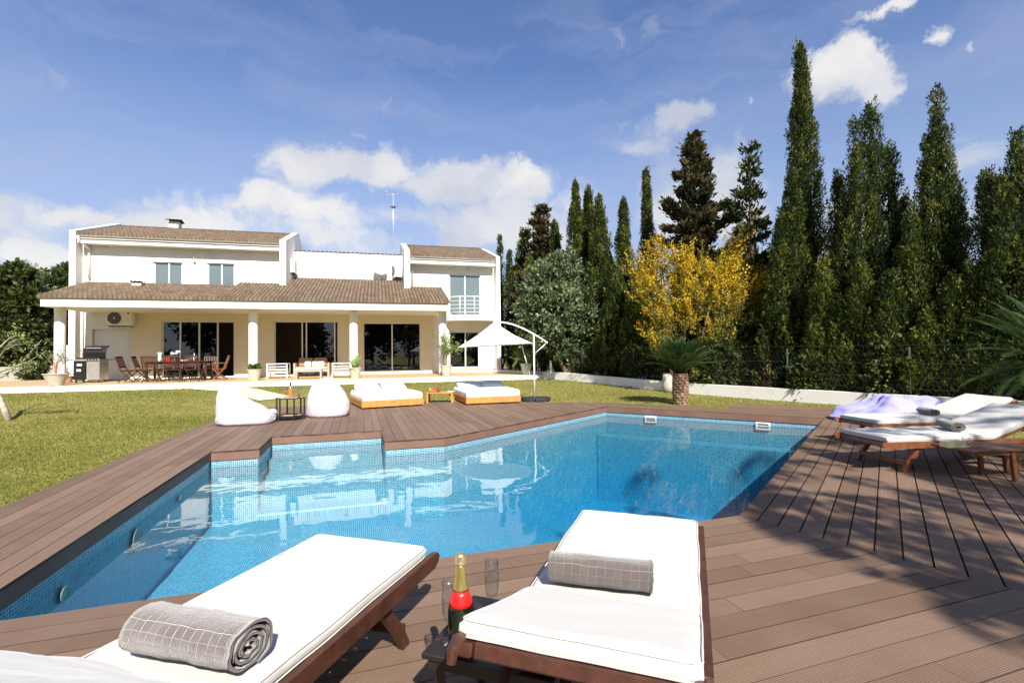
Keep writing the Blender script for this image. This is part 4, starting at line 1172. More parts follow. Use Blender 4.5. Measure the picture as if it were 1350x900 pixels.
b2 = thing('bean_bag', 'white egg-shaped bean bag to the right of the small round table', 'bean bag', (p.x, p.y+.40, 0), R(10), 'white bean bags on the far deck')
loft([(0, 0, 0, .38, .38), (.05, 0, 0, .425, .42), (.18, 0, 0, .435, .44), (.34, -.01, 0, .41, .42), (.50, -.03, .03, .345, .34), (.64, -.045, .06, .265, .26), (.76, -.05, .08, .17, .16), (.81, -.05, .09, .08, .08), (.82, -.05, .09, .01, .01)], seed=8, nz=.035).build('bag', M['beanwhite'], b2, 'all')
tagz = D(1180, 548, 8.9)
b3 = thing('bean_bag', 'crumpled pale lilac bean bag lying flat behind the right loungers', 'bean bag', (tagz.x, tagz.y, 0), R(-14))
loft([(0, 0, 0, 1.0, .45), (.06, 0, 0, 1.08, .52), (.17, .03, 0, 1.0, .50), (.27, .14, .0, .76, .44), (.36, .18, 0, .56, .36), (.43, .16, 0, .36, .26), (.47, .12, 0, .12, .10)], seed=21, nz=.12, k=64, pw=1.9).build('bag', M['lilac'], b3, 'all')
# ------------------------------------------------------------------ round side table with drinks
p = G(376, 554.5, 0)
t3 = thing('side_table', 'small hexagonal side table with pale top and dark frame between the white bean bags', 'side table', (p.x, p.y+.24, 0), R(8))
hx = [(.27*math.cos(R(60*k)), .27*math.sin(R(60*k))) for k in range(6)]
MB().prism([(x*.97, y*.97) for x, y in hx], .425, .44).build('tabletop', M['rattan'], t3)
MB().prism([(x*.95, y*.95) for x, y in hx], .06, .075).build('shelf', M['rattan'], t3)
rm = MB()
for k in range(6):
    a, b = hx[k], hx[(k+1) % 6]; rm.bar((a[0], a[1], .432), (b[0], b[1], .432), .012, .02); rm.bar((a[0], a[1], .067), (b[0], b[1], .067), .02, .05)
rm.build('rim', M['black'], t3)
for k in range(6): MB().bar((hx[k][0], hx[k][1], 0), (hx[k][0], hx[k][1], .442), .026, .026).build('leg', M['black'], t3)
bx, by = p.x, p.y+.24
def wineglass(label, q, fill=None, grp='glasses on the hexagonal table'):
    r = thing('wine_glass', label, 'glass', q, 0, grp)
    MB().lathe([(0, .002), (.034, 0), (.034, .003), (.005, .008), (.004, .08), (.012, .088), (.034, .11), (.040, .145), (.034, .19), (.033, .19), (.038, .145), (.032, .112), (0, .09)], 20).build('glass', M['glass'], r, 'all')
    if fill: MB().lathe([(0, .092), (.030, .113), (.0365, .14), (0, .14)], 16).build('wine', M[fill], r, 'all')
    return r
wineglass('wine glass on the hexagonal table, just left of the bottle', (bx-.085, by-.03, .441), 'rose')
wineglass('wine glass on the hexagonal table, just right of the bottle', (bx+.07, by+.02, .441))
wineglass('wine glass at the back left of the hexagonal table', (bx-.13, by+.08, .441))
wineglass('wine glass at the back right of the hexagonal table', (bx+.12, by+.10, .441))
r = thing('wine_bottle', 'rose wine bottle with black neck on the hexagonal table', 'bottle', (bx+.0, by, .441))
MB().lathe([(0, 0), (.037, 0), (.038, .01), (.038, .18), (.030, .21), (.015, .235)], 20).build('body', M['rose'], r, 'all')
MB().lathe([(.015, .235), (.0145, .30), (.016, .302), (.016, .315), (0, .316)], 16).build('neck', M['black'], r, 'all')
r = thing('juice_glass', 'tumbler of orange juice at the right of the hexagonal table', 'glass', (bx+.19, by-.05, .441))
MB().lathe([(0, 0), (.032, 0), (.034, .10), (.0325, .10), (.030, .005), (0, .005)], 18).build('glass', M['glass'], r, 'all'); MB().lathe([(0, .006), (.029, .006), (.031, .085), (0, .085)], 18).build('juice', M['juice'], r, 'all')
# ------------------------------------------------------------------ daybeds
pine = mat('orange_pine', (.50, .23, .055), .6, .18, 7, bmp=.1, dirt=((.25, .10, .03), 9))
def daybed(label, a, b, depth, pil, plab):
    a = Vector(v2(a)); b = Vector(v2(b)); d = (b-a).normalized(); w = (b-a).length; ang = math.atan2(d.y, d.x)
    t = thing('daybed', label, 'daybed', (a.x, a.y, 0), ang, 'double daybeds on the far deck')
    h = .185
    MB().box(0, w, 0, .03, .035, h).build('front_board', pine, t)
    for x0, x1, y0, y1 in ((0, .03, .031, depth), (w-.03, w, .031, depth), (.031, w-.031, depth-.03, depth)): MB().box(x0, x1, y0, y1, .035, h).build('side_board', pine, t)
    MB().box(.04, w-.04, .04, depth-.04, .10, .15).build('platform', pine, t)
    for x in (.05, w-.13):
        for y in (.06, depth-.14): MB().box(x, x+.08, y, y+.08, 0, .10).build('foot', M['darkwood'], t)
    cushion('mattress', .02, w-.02, depth-.02, .20, M['sheet'], t, Matrix.Translation((0, depth/2, .155)), 11)
    n = Vector((-d.y, d.x))
    for k in range(2):
        c = a+d*(w*(.27+.46*k))+n*(depth-.30); o = thing('pillow', plab[k], 'pillow', (c.x, c.y, .345), ang, 'pillows on the daybeds')
        pm = MB(); V = []; nx = 24; ny = 16
        for s in (1, -1):
            for i in range(nx+1):
                for j in range(ny+1):
                    u = i/nx*2-1; v = j/ny*2-1; e = (1-u**4)**.5*(1-v**4)**.5; sh = 1-.10*(u*u*v*v)+.0
                    V.append((u*.33*(1-.06*v*v), v*.23*(1-.06*u*u), .075+s*.075*e+.008*noise.noise((u*3+k, v*3, s))*e))
        nn = (nx+1)*(ny+1)
        pm.add(V, [(i*(ny+1)+j, (i+1)*(ny+1)+j, (i+1)*(ny+1)+j+1, i*(ny+1)+j+1) for i in range(nx) for j in range(ny)]+[(nn+i*(ny+1)+j, nn+i*(ny+1)+j+1, nn+(i+1)*(ny+1)+j+1, nn+(i+1)*(ny+1)+j) for i in range(nx) for j in range(ny)])
        po = pm.build('cushion', M[pil], o, 'all'); po.rotation_euler = (R(16), 0, 0)
daybed('double pine daybed with white mattress and white pillows beside the egg-shaped bean bag', G(477, 539.5), G(558.5, 534.5), 1.75, 'sheet', ('left white pillow on the daybed by the bean bag', 'right white pillow on the daybed by the bean bag'))
daybed('double pine daybed with blue-grey pillows beside the parasol base', G(614.5, 534), G(686.7, 530.8), 1.75, 'purplegrey', ('left blue-grey pillow on the daybed by the parasol', 'right blue-grey pillow on the daybed by the parasol'))
# low table between the beds
p0 = G(562, 531.5); p1 = G(597, 531)
t4 = thing('low_table', 'low orange pine table between the two daybeds', 'table', (p0.x, p0.y, 0), math.atan2(p1.y-p0.y, p1.x-p0.x))
w = (p1-p0).length
MB().rbox(0, w, 0, .42, .25, .28, .004, 1).build('tabletop', pine, t4)
for x in (.0, w-.05):
    for y in (.01, .36): MB().box(x, x+.05, y, y+.05, 0, .249).build('leg', pine, t4)
bpy.context.view_layer.update()
def on(o, x, y, z): return o.matrix_world @ Vector((x, y, z))
q = on(t4, .12, .2, .281); r = thing('fruit_bowl', 'dark bowl of fruit on the low pine table', 'bowl', q)
MB().lathe([(0, 0), (.05, 0), (.10, .06), (.095, .06), (.05, .012), (0, .012)], 20).build('bowl', M['terracotta'], r, 'all')
for k in range(5): MB().lathe([(.035*math.sin(math.pi*i/8), .035-.035*math.cos(math.pi*i/8)) for i in range(9)], 12, cx=.045*math.cos(k*1.26), cy=.045*math.sin(k*1.26)).build('fruit', M[('red', 'juice', 'potleaf', 'juice', 'red')[k]] if k != 2 else M['juice'], r, 'all').location.z = .035
q = on(t4, .30, .16, .281); r = thing('jug', 'dark jug with a yellow flower on the low pine table', 'jug', q)
MB().lathe([(0, 0), (.04, 0), (.055, .05), (.035, .12), (.04, .15), (.036, .15), (.03, .12), (0, .02)], 18).build('jug_body', M['maroon'], r, 'all'); MB().tube([(0, 0, .1), (.01, 0, .24)], .004, 5).build('stem', M['potleaf'], r); MB().lathe([(.0, .235), (.028, .245), (.022, .265), (0, .27)], 12).build('flower', M['juice'], r, 'all')
q = on(t4, .62, .2, .281); r = thing('tray', 'small white tray at the right end of the low pine table', 'tray', q)
MB().lathe([(0, 0), (.09, 0), (.11, .012), (.107, .012), (.088, .004), (0, .004)], 24).build('plate', M['white_paint'], r, 'all')
# ------------------------------------------------------------------ parasol
mb0 = G(704.8, 527.5); Yp = mb0.y
um = thing('parasol', 'white cantilever parasol with curved arm and dark base behind the daybed', 'parasol', (mb0.x, mb0.y, 0))
def pp(px, py, dy=0): return D(px, py, Yp+dy)-Vector((mb0.x, mb0.y, 0))
for k, (a, b) in enumerate(((-.33, -.02), (.02, .33))):
    hs = []
    s = MB(); n = 14; o = [(0.03, -.3), ]
    pts = [((-1)**(k+1)*.015+(-1)**(k+1)*.42*math.sin(math.pi*i/n)**.8, -.30*math.cos(math.pi*i/n)) for i in range(n+1)]
    if k == 0: pts = pts[::-1]
    s.prism(pts, .0, .085); s.build('base_weight', M['darkplastic'], um)
mt_ = pp(703.3, 439.5)
MB().tube([(0, 0, .05), (0, 0, mt_.z)], .024, 10).build('mast', M['white_paint'], um, 'all')
ap = pp(652, 424, .05)
arc = [pp(x, y, .0) for x, y in ((721, 451.5), (714, 446.5), (703.5, 440), (690, 433), (676, 427.5), (664, 424.8), (655, 424.5))]+[ap]
MB().tube(arc, .020, 8).build('arm', M['white_paint'], um, 'all')
MB().tube([pp(721, 451.5), pp(705, 466)], .014, 8).build('brace', M['white_paint'], um, 'all')
MB().tube([pp(719.5, 451, -.02), pp(721.5, 452.3, -.02)], .035, 10).build('joint', M['white_paint'], um, 'all')
# canopy: eight panels sagging between ribs, slightly tilted
rim = [pp(603, 458, .0)]
cx = (pp(603, 458)+pp(703, 452.5))/2; rad = (pp(703, 452.5)-pp(603, 458)).length/2
tilt = math.atan2((pp(703, 452.5)-pp(603, 458)).z, (pp(703, 452.5)-pp(603, 458)).x)
V = []; nr = 8; K = 64
for i in range(nr+1):
    f = i/nr
    for j in range(K):
        a = 2*math.pi*j/K; seg = (j % 8)/8.; sag = math.sin(math.pi*seg)
        rr = rad*f*(1-.055*sag*f)*(1/max(.93, 1))
        x = rr*math.cos(a); y = rr*math.sin(a); 
        base = cx+Vector((x, y, x*math.tan(tilt)))
        p = ap.lerp(base, f) if f > 0 else ap
        p = Vector((ap.x+(cx.x-ap.x)*f+x, ap.y+(cx.y-ap.y)*f+y, ap.z+(cx.z+x*math.tan(tilt)-ap.z)*f))
        p.z -= .05*math.sin(math.pi*f)*1.0 + .03*sag*f*math.sin(math.pi*f)
        V.append(tuple(p))
m = MB(); m.add(V, [(i*K+j, (i+1)*K+j, (i+1)*K+(j+1) % K, i*K+(j+1) % K) for i in range(nr) for j in range(K)])
m.build('canopy', M['sheet'], um, 'all')
rb_ = MB()
for j in range(0, K, 8): rb_.tube([V[K+j], V[4*K+j], V[nr*K+j]], .008, 5, Matrix.Translation((0, 0, -.015)))
rb_.build('ribs', M['white_paint'], um, 'all')
MB().tube([ap+Vector((0, 0, -.45)), ap+Vector((0, 0, .05))], .025, 8).build('hub', M['white_paint'], um, 'all')
MB().tube([pp(688, 456), pp(694.5, 479)], .016, 8).build('crank_handle', M['white_paint'], um, 'all')
# ------------------------------------------------------------------ leaf cloud tools (numpy)
def leaves(rs, C, Dr, ln, wd, nrm=None, nj=.45):
    """tapered quads: centre base C, direction Dr, length, width -> verts (n*4,3)"""
    n = len(C); Dr = Dr/np.linalg.norm(Dr, axis=1, keepdims=True)
    A = rs.normal(size=(n, 3))
    if nrm is not None: A = nrm/(np.linalg.norm(nrm, axis=1, keepdims=True)+1e-9)+A*nj
    S = np.cross(Dr, A); S /= np.linalg.norm(S, axis=1, keepdims=True)+1e-9
    ln = np.broadcast_to(ln, n)[:, None]; wd = np.broadcast_to(wd, n)[:, None]
    V = np.zeros((n, 4, 3)); V[:, 0] = C-S*wd*.25; V[:, 1] = C+Dr*ln*.45-S*wd*.5; V[:, 2] = C+Dr*ln; V[:, 3] = C+Dr*ln*.45+S*wd*.5
    return V.reshape(-1, 3)
def cypress_crown(rs, h, r, spires, n, leaf=.075, z0=.15, up=1., open_=0.):
    """spires: list of (dx, dy, height fraction, radius fraction)"""
    VV = []; TT = []
    tot = sum(s[2]*s[3] for s in spires)
    for dx, dy, hf, rf in spires:
        m = int(n*hf*rf/tot); k = 58; m_pl = max(24, m//k)
        H = h*hf; Rr = r*rf
        t = rs.beta(1.05, 1.15, m_pl); th = rs.uniform(0, 2*np.pi, m_pl)
        prof = np.minimum(1, (t/.12+.55))*np.power(np.clip(1-t, 0, 1), .88)*1.22
        a1, a2, a3 = rs.uniform(0, 6.28, 3)
        lobe = .46*np.abs(np.sin(2.5*th+a1+.9*np.sin(t*6+a2)))-.28+.13*np.sin(5*th+t*9+a2)+.12*np.sin(t*H*1.9+2*np.sin(th+a3))
        lob = rs.uniform(.50, 1.0, m_pl)**.7
        rad = Rr*prof*(1+lobe)*lob
        bx = dx*(1-.3*t)+rad*np.cos(th); by = dy*(1-.3*t)+rad*np.sin(th); bz = z0+t*(H-z0)*.97
        out = np.stack([np.cos(th), np.sin(th), np.zeros(m_pl)], 1)
        lean = (rs.uniform(.02, .34, m_pl)*(1+open_))[:, None]
        ax = out*lean+np.array([0, 0, 1.])*up+rs.normal(0, .07, (m_pl, 3)); ax /= np.linalg.norm(ax, axis=1, keepdims=True)
        pl = rs.uniform(.45, 1.05, m_pl)*(1-.45*t)*(max(r, .5)**.4)
        stray = rs.uniform(size=m_pl) < .07; pl = np.where(stray, pl*1.35, pl)
        f = rs.uniform(0, 1, (m_pl, k))**.85; a = rs.uniform(0, 2*np.pi, (m_pl, k))
        s1 = np.cross(ax, np.array([.3, .2, .93])); s1 /= np.linalg.norm(s1, axis=1, keepdims=True); s2 = np.cross(ax, s1)
        pr = (.125*np.sin(np.pi*np.clip(f*.78+.16, 0, 1))*(1-.55*f))*np.where(stray, .6, 1)[:, None]*(1+.5*open_)
        off = s1[:, None]*(np.cos(a)*pr)[..., None]+s2[:, None]*(np.sin(a)*pr)[..., None]
        bow = out[:, None]*(-(f**2)*.22*pl[:, None]*lean)[..., None]
        base = np.stack([bx, by, bz], 1)[:, None]
        C = base+ax[:, None]*(f*pl[:, None])[..., None]+off+bow
        Dd = ax[:, None]*.9+off*5+rs.normal(0, .28, (m_pl, k, 3))
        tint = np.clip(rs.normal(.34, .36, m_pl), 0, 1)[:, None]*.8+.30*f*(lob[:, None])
        L_ = leaf*rs.uniform(.55, 1.2, (m_pl, k))
        NR = off/(np.linalg.norm(off, axis=2, keepdims=True)+1e-9)+out[:, None]*.8
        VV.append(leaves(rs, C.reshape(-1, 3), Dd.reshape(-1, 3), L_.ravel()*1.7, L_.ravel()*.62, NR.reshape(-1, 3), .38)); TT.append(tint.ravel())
    return np.concatenate(VV), np.concatenate(TT)
def put_tree(name, label, cat, loc, V, T, mt, trunk, core=None, group=None, bark='bark'):
    t = thing(name, label, cat, loc, 0, group)
    np_mesh('crown', V, 4, M[mt], t, T)
    if trunk: 
        m = MB()
        for pts, rs_ in trunk: m.tube(pts, rs_, 8)
        m.build('trunk', M[bark], t, 'all')
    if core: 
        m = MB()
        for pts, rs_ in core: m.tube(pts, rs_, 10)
        m.build('shade_core', M['core'], t, 'all')
    return t
fx, fy = v2(fa); WD = fdv
def on_row(px, off):                                          # depth of the tree row (off metres behind the wall) along that bearing
    r = ray(px, 480); o = Vector((fx, fy))+BACKF*off; n = Vector((-WD.y, WD.x)); t = n.dot(o)/n.dot(Vector((r.x, r.y)))
    return r.x*t, r.y*t
def topz(px, py, Y): return D(px, py, Y).z
CY = [  # px, top y, radius px at mid, off, spires, kind, label
 (661, 308, 9, 3.0, [(0,0,1,1)], 'cypress', 'thin cypress rising just right of the house corner, tallest of the pair there'),
 (673, 329, 9, 2.2, [(0,0,1,1)], 'cypress', 'second thin cypress right of the house, slightly shorter'),
 (686, 322, 15, 2.6, [(0,0,1,1),(-.4,.1,.8,.7)], 'cypress', 'slender dark cypress behind the left side of the silvery tree'),
 (734, 292, 14, 2.2, [(0,0,1,1)], 'cypress', 'slim cypress showing between the bronze conifer and the tall trio'),
 (762, 242, 19, 1.5, [(0,0,1,1),(.3,.3,.85,.8)], 'cypress', 'leftmost tall cypress of the trio above the silvery tree'),
 (779, 247, 17, 2.2, [(0,0,1,1)], 'cypress', 'middle cypress of the trio above the silvery tree'),
 (793, 262, 22, 1.4, [(0,0,1,1),(.4,0,.7,.8)], 'cypress', 'right cypress of the trio above the silvery tree'),
 (825, 265, 17, 1.8, [(0,0,1,1)], 'cypress', 'pointed cypress rising left of the yellow tree'),
 (856, 221, 12, 3.0, [(0,0,1,1),(.1,.1,.96,.8)], 'cypress', 'dense narrow cypress with blunt top behind the left of the yellow tree'),
 (1066, 60, 27, 2.4, [(0,0,1,1)], 'cypress', 'tallest cypress of the whole row with a long thin spire'),
 (1050, 226, 26, 1.5, [(0,0,1,1),(-.5,0,.8,.8)], 'cypress', 'cypress standing against the left side of the tallest one'),
 (1111, 230, 21, 1.8, [(0,0,1,1),(.2,.2,.8,1.)], 'cypress', 'narrow cypress in the gap right of the tallest one'),
 (1157, 138, 42, 1.9, [(0,0,1,.8),(-.42,0,.95,.7),(.5,.1,.86,.8),(.85,0,.66,.8)], 'cypress', 'broad cypress with several pointed tops'),
 (1247, 115, 33, 2.0, [(0,0,1,.85),(-.35,.1,.84,.7),(.4,0,.7,.8)], 'cypress', 'tall cypress with a wispy bare tip and a side spire'),
 (1308, 234, 32, 1.7, [(0,0,1,.9),(.4,0,.9,.9)], 'cypress', 'cypress at the right with ragged shoulders'),
 (1352, 178, 38, 1.8, [(0,0,1,1),(-.5,0,.84,.8)], 'cypress', 'big cypress cut by the right edge of the photo'),
]
for i, (px, py, rp, off, sp, kd, lab) in enumerate(CY):
    x, y = on_row(px, off); h = topz(px, py, y)-gh(x, y); rr = rp*y/650*1.12
    rs = np.random.RandomState(100+i)
    sp = [(a*rr/.6*.9, b, c, d) for a, b, c, d in sp]
    n = int(min(62000, 7600*rr*h+8000)); leaf = .028+.0015*y
    if y > 26: n = 9000
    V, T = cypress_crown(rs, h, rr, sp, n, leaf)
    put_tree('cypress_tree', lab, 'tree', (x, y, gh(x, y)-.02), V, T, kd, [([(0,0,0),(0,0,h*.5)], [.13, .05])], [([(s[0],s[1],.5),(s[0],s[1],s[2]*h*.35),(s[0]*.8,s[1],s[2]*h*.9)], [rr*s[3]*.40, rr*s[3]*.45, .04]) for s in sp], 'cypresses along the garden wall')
# lower lighter cypresses filling the row
LOWT = [(700, 372, 22, 1.0), (812, 340, 24, .9), (838, 372, 24, .8), (868, 350, 24, 1.6), (900, 372, 26, 1.8), (935, 385, 26, 2.2), (1030, 345, 22, 2.4), (1040, 385, 24, 1.5), (1088, 352, 22, .8), (1110, 372, 26, .7), (1140, 372, 26, .7), (1178, 350, 24, .7), (1206, 310, 26, 1.2), (1225, 392, 24, .6), (1262, 372, 26, .7), (1290, 330, 26, .8), (1325, 330, 30, .8), (1372, 300, 40, .9), (962, 402, 24, 2.6), (768, 372, 26, .9), (740, 380, 24, 1.6), (1420, 260, 40, 1.6)]
WH = ['left end of the row behind the silvery tree', 'left of the yellow tree at the back', 'touching the left side of the yellow tree', 'hidden mostly behind the left half of the yellow tree', 'behind the palm and the yellow tree', 'behind the right half of the yellow tree', 'between the open conifer and the tallest cypress', 'in front of the tallest cypress at its left foot', 'in front of the tallest cypress at its right foot', 'light green, below the narrow gap cypress', 'light green, at the left foot of the broad many-topped cypress', 'at the right foot of the broad many-topped cypress', 'filling the dip right of the broad many-topped cypress', 'low, left of the wispy-tipped cypress', 'at the foot of the wispy-tipped cypress', 'between the wispy-tipped cypress and the ragged one', 'in front of the ragged-shouldered cypress', 'above the right palm fronds at the photo edge', 'low and dark below the sparse open conifer', 'right behind the silvery tree, low', 'behind the middle of the silvery tree', 'partly outside the right edge, tall and dark']
for i, (px, py, rp, off) in enumerate(LOWT):
    py += (-34, 22, -8, 30, -22, 12)[i % 6]; rp *= (.72, 1.0, .62, .9, .7)[i % 5]
    x, y = on_row(px, off); h = topz(px, py, y)-gh(x, y); rr = rp*y/650*1.1
    rs = np.random.RandomState(300+i)
    V, T = cypress_crown(rs, h, rr, [(0,0,1,1),(.45*rr,0,.85,.75),(-.4*rr,.1,.8,.75)], int(min(34000, 6800*rr*h+6000)), .028+.0016*y, z0=.02, open_=.15)
    put_tree('cypress_bush', 'young bushy cypress '+WH[i], 'tree', (x, y, gh(x, y)-.02), V, T+(.16, -.06, .05, .22, -.02)[i % 5], 'cypress', None, [([(0,0,0),(0,0,h*.35),(0,0,h*.75)], [rr*.5, rr*.45, .05])], 'cypresses along the garden wall')
# open conifers with tiered branches
def conifer(lab, px, py, rp, off, kd, seed, dens, sparse, droop=.1):
    x, y = on_row(px, off); h = topz(px, py, y)-gh(x, y); rr = rp*y/650; rs = np.random.RandomState(seed)
    VV = []; TT = []; br = []
    nb = int(dens)
    for b in range(nb):
        t = .12+.86*(b+rs.uniform(0, .8))/nb; th = b*2.4+rs.uniform(-.5, .5); ln = rr*(1-t)**.8*rs.choice([.5, .8, 1., 1.25, 1.55])*rs.uniform(.85, 1.15)*1.2
        if ln < .1: ln = .12
        z = t*h; k = 9; pts = []
        for q in range(5):
            f = q/4; pts.append((ln*f*math.cos(th), ln*f*math.sin(th), z+ln*(f*(.42+.3*t)-droop*f*f*1.2)+.06*math.sin(q*2+b)))
        br.append((pts, [.030*(1-t)+.008, .022*(1-t)+.006, .014*(1-t)+.004, .008, .004]))
        P = np.array(pts); m = int(240*ln*sparse)+18
        f = rs.beta(1.7, 1.0, m)*4; i0 = np.minimum(3, f.astype(int)); fr = (f-i0)[:, None]
        C = P[i0]*(1-fr)+P[i0+1]*fr
        d = (P[4]-P[0]); d = d/np.linalg.norm(d)
        side = np.array([-math.sin(th), math.cos(th), 0.]); sg = rs.normal(0, 1, m)[:, None]*(.09+.20*ln*(1-f/4)[:, None]*.8)
        C = C+side*sg+rs.normal(0, .055, (m, 3))
        Dd = d*.7+side*np.sign(sg)*.5+np.array([0, 0, .45])+rs.normal(0, .35, (m, 3))
        s = (.05+.002*y)*rs.uniform(.7, 1.6, m)
        VV.append(leaves(rs, C, Dd, s*1.7, s*.75)); TT.append(np.clip(rs.normal(.45, .25)+rs.normal(0, .15, m)+.2*(f/4-.5), 0, 1.2))
    return put_tree('conifer_tree', lab, 'tree', (x, y, gh(x, y)-.02), np.concatenate(VV), np.concatenate(TT), kd, [([(0,0,0),(.03,0,h*.4),(0,.02,h*.75),(0,0,h*.99)], [.17, .12, .06, .015])]+br, None)
conifer('broad dark bronze conifer rising above the yellow tree', 920, 172, 50, 2.2, 'conifer_brown', 51, 66, 2.6)
conifer('open sparse conifer with sky showing through its branches', 995, 184, 44, 2.4, 'cypress_dark', 52, 40, 1.2)
conifer('dark bronze conifer behind the silvery tree with a jagged outline', 716, 267, 34, 2.2, 'conifer_brown', 53, 56, 2.0)
conifer('small dark conifer with bent branches near the house', 694, 300, 20, 3.0, 'cypress_dark', 54, 46, 2.0)
# ------------------------------------------------------------------ broadleaf crowns
def blobs_crown(rs, blobs, n, leaf, up=.3, tintsd=.2, shell=.72):
    VV = []; TT = []; tot = sum(b[3]*b[4]*b[5] for b in blobs)**1.
    for (bx, by, bz, rx, ry, rz) in blobs:
        m = int(n*rx*ry*rz/tot)
        kcl = max(6, m//26)
        th = rs.uniform(0, 2*np.pi, kcl); cz = rs.uniform(-1, 1, kcl); sr = np.sqrt(1-cz**2); rad = rs.uniform(shell, 1.05, kcl)
        nrm = np.stack([np.cos(th)*sr, np.sin(th)*sr, cz], 1)
        CC = nrm*rad[:, None]*np.array([rx, ry, rz])+np.array([bx, by, bz])
        k = 26
        off = rs.normal(0, .10*max(.6, min(rx, rz)), (kcl, k, 3))
        C = CC[:, None]+off
        Dd = nrm[:, None]*.7+off*3+np.array([0, 0, up])+rs.normal(0, .5, (kcl, k, 3))
        s = leaf*rs.uniform(.7, 1.4, (kcl, k))
        NR = nrm[:, None]*.8+off/(np.linalg.norm(off, axis=2, keepdims=True)+1e-9)*.7
        VV.append(leaves(rs, C.reshape(-1, 3), Dd.reshape(-1, 3), s.ravel()*1.6, s.ravel()*.9, NR.reshape(-1, 3), .5))
        TT.append((np.clip(rs.normal(.45, tintsd, kcl), 0, 1)[:, None]+rs.normal(0, .15, (kcl, k))).ravel())
    return np.concatenate(VV), np.concatenate(TT)
# silvery tree
b = GG(752.5, 500.5); Ys = b.y; rs = np.random.RandomState(61)
def rel(px, py, dy=0): return D(px, py, Ys+dy)-b
bl = []
for px, py, rp, dy in ((715, 372, 26, 0), (745, 360, 24, .2), (768, 385, 22, .1), (705, 405, 26, -.1), (735, 405, 30, -.3), (765, 420, 26, -.1), (712, 440, 24, 0), (742, 445, 26, -.3), (768, 452, 20, .1), (728, 350, 18, .3), (700, 378, 16, .4), (735, 400, 40, .7), (752, 340, 14, .3), (778, 405, 14, .2), (690, 425, 14, .2), (755, 468, 14, 0)):
    q = rel(px, py, dy); r_ = rp*Ys/650; bl.append((q.x, q.y, q.z, r_, r_, r_))
V, T = blobs_crown(rs, bl, 30000, .085, .35, .22, .6)
tk = [([(0,0,-.05), rel(747, 490), rel(740, 477), rel(733, 462), rel(728, 440), rel(722, 410)], [.15, .12, .10, .08, .06, .03]), ([rel(750, 495), rel(756, 478), rel(759, 460), rel(762, 435)], [.08, .06, .05, .03]), ([rel(733, 462), rel(745, 430), rel(752, 400)], [.06, .045, .02]), ([rel(735, 468), rel(715, 445), rel(703, 425)], [.05, .035, .02])]
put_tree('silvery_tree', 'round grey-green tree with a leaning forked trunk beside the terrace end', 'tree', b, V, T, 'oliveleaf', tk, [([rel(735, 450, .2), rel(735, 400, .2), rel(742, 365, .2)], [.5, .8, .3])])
# yellow mimosa
x, y = on_row(905, .30); b = Vector((x, y, gh(x, y))); Ym = y; rs = np.random.RandomState(71)
def relm(px, py, dy=0): return D(px, py, Ym+dy)-b
VV = []; TT = []; brs = []; VG = []; TG = []
rootp = [relm(905, 512), relm(888, 508, .2), relm(925, 508, .1)]
stems = []
for px, py, dy, k in ((838, 345, 0, 0), (862, 325, .3, 0), (888, 335, -.2, 1), (850, 375, -.3, 1), (915, 345, .3, 2), (945, 318, 0, 2), (930, 352, -.5, 0), (960, 340, .2, 2), (985, 355, .1, 2), (1005, 362, 0, 2), (975, 385, -.3, 2), (900, 385, -.5, 1), (870, 400, -.2, 1), (940, 395, -.4, 0), (1000, 390, .2, 2), (860, 430, -.2, 1), (925, 430, -.3, 0), (960, 425, 0, 2), (895, 350, .5, 0), (952, 372, -.6, 2), (1010, 375, -.2, 2), (990, 372, -.4, 2), (965, 365, -.3, 2), (1000, 405, -.2, 2), (980, 415, 0, 2)):
    px = 918+(px-905)*1.12; e = relm(px, py+12, dy); r0 = rootp[k]; mid = r0.lerp(e, .5)+Vector((rs.normal(0, .1), rs.normal(0, .1), -.25))
    brs.append(([r0, mid, e], [.055, .035, .012])); stems.append((mid, e, px, py))
for (m0, e, px, py) in stems:
    for s in range(80):
        f = rs.uniform(.35, 1.08); c = m0.lerp(e, f)+Vector((rs.normal(0, .16), rs.normal(0, .2), rs.normal(0, .13)))
        hx_ = (px-915)/100.
        a = np.array([hx_*.7+rs.normal(0, .45), rs.normal(0, .4)-.15, 1.0+rs.normal(0, .28)]); a /= np.linalg.norm(a)
        ln = rs.uniform(.35, .75); k = 46; t = rs.uniform(0, 1, k)
        C = np.array(c[:])+a*(t*ln)[:, None]+rs.normal(0, .030, (k, 3)); Dd = a+rs.normal(0, .55, (k, 3)); sz = .050*rs.uniform(.6, 1.3, k)
        gl = (c.z < relm(915, 395).z and rs.uniform() < .45) or rs.uniform() < .28
        (VG if gl else VV).append(leaves(rs, C, Dd, sz*1.3, sz*.75)); (TG if gl else TT).append(np.clip(rs.normal(.5, .25)+rs.normal(0, .15, k)+.2*(t-.5), 0, 1.1))
mm = put_tree('mimosa_tree', 'bushy tree covered in bright yellow blossom with several thin stems', 'tree', b, np.concatenate(VV), np.concatenate(TT), 'mimosa', brs, None)
np_mesh('green_shoots', np.concatenate(VG), 4, M['mimosaleaf'], mm, np.concatenate(TG))
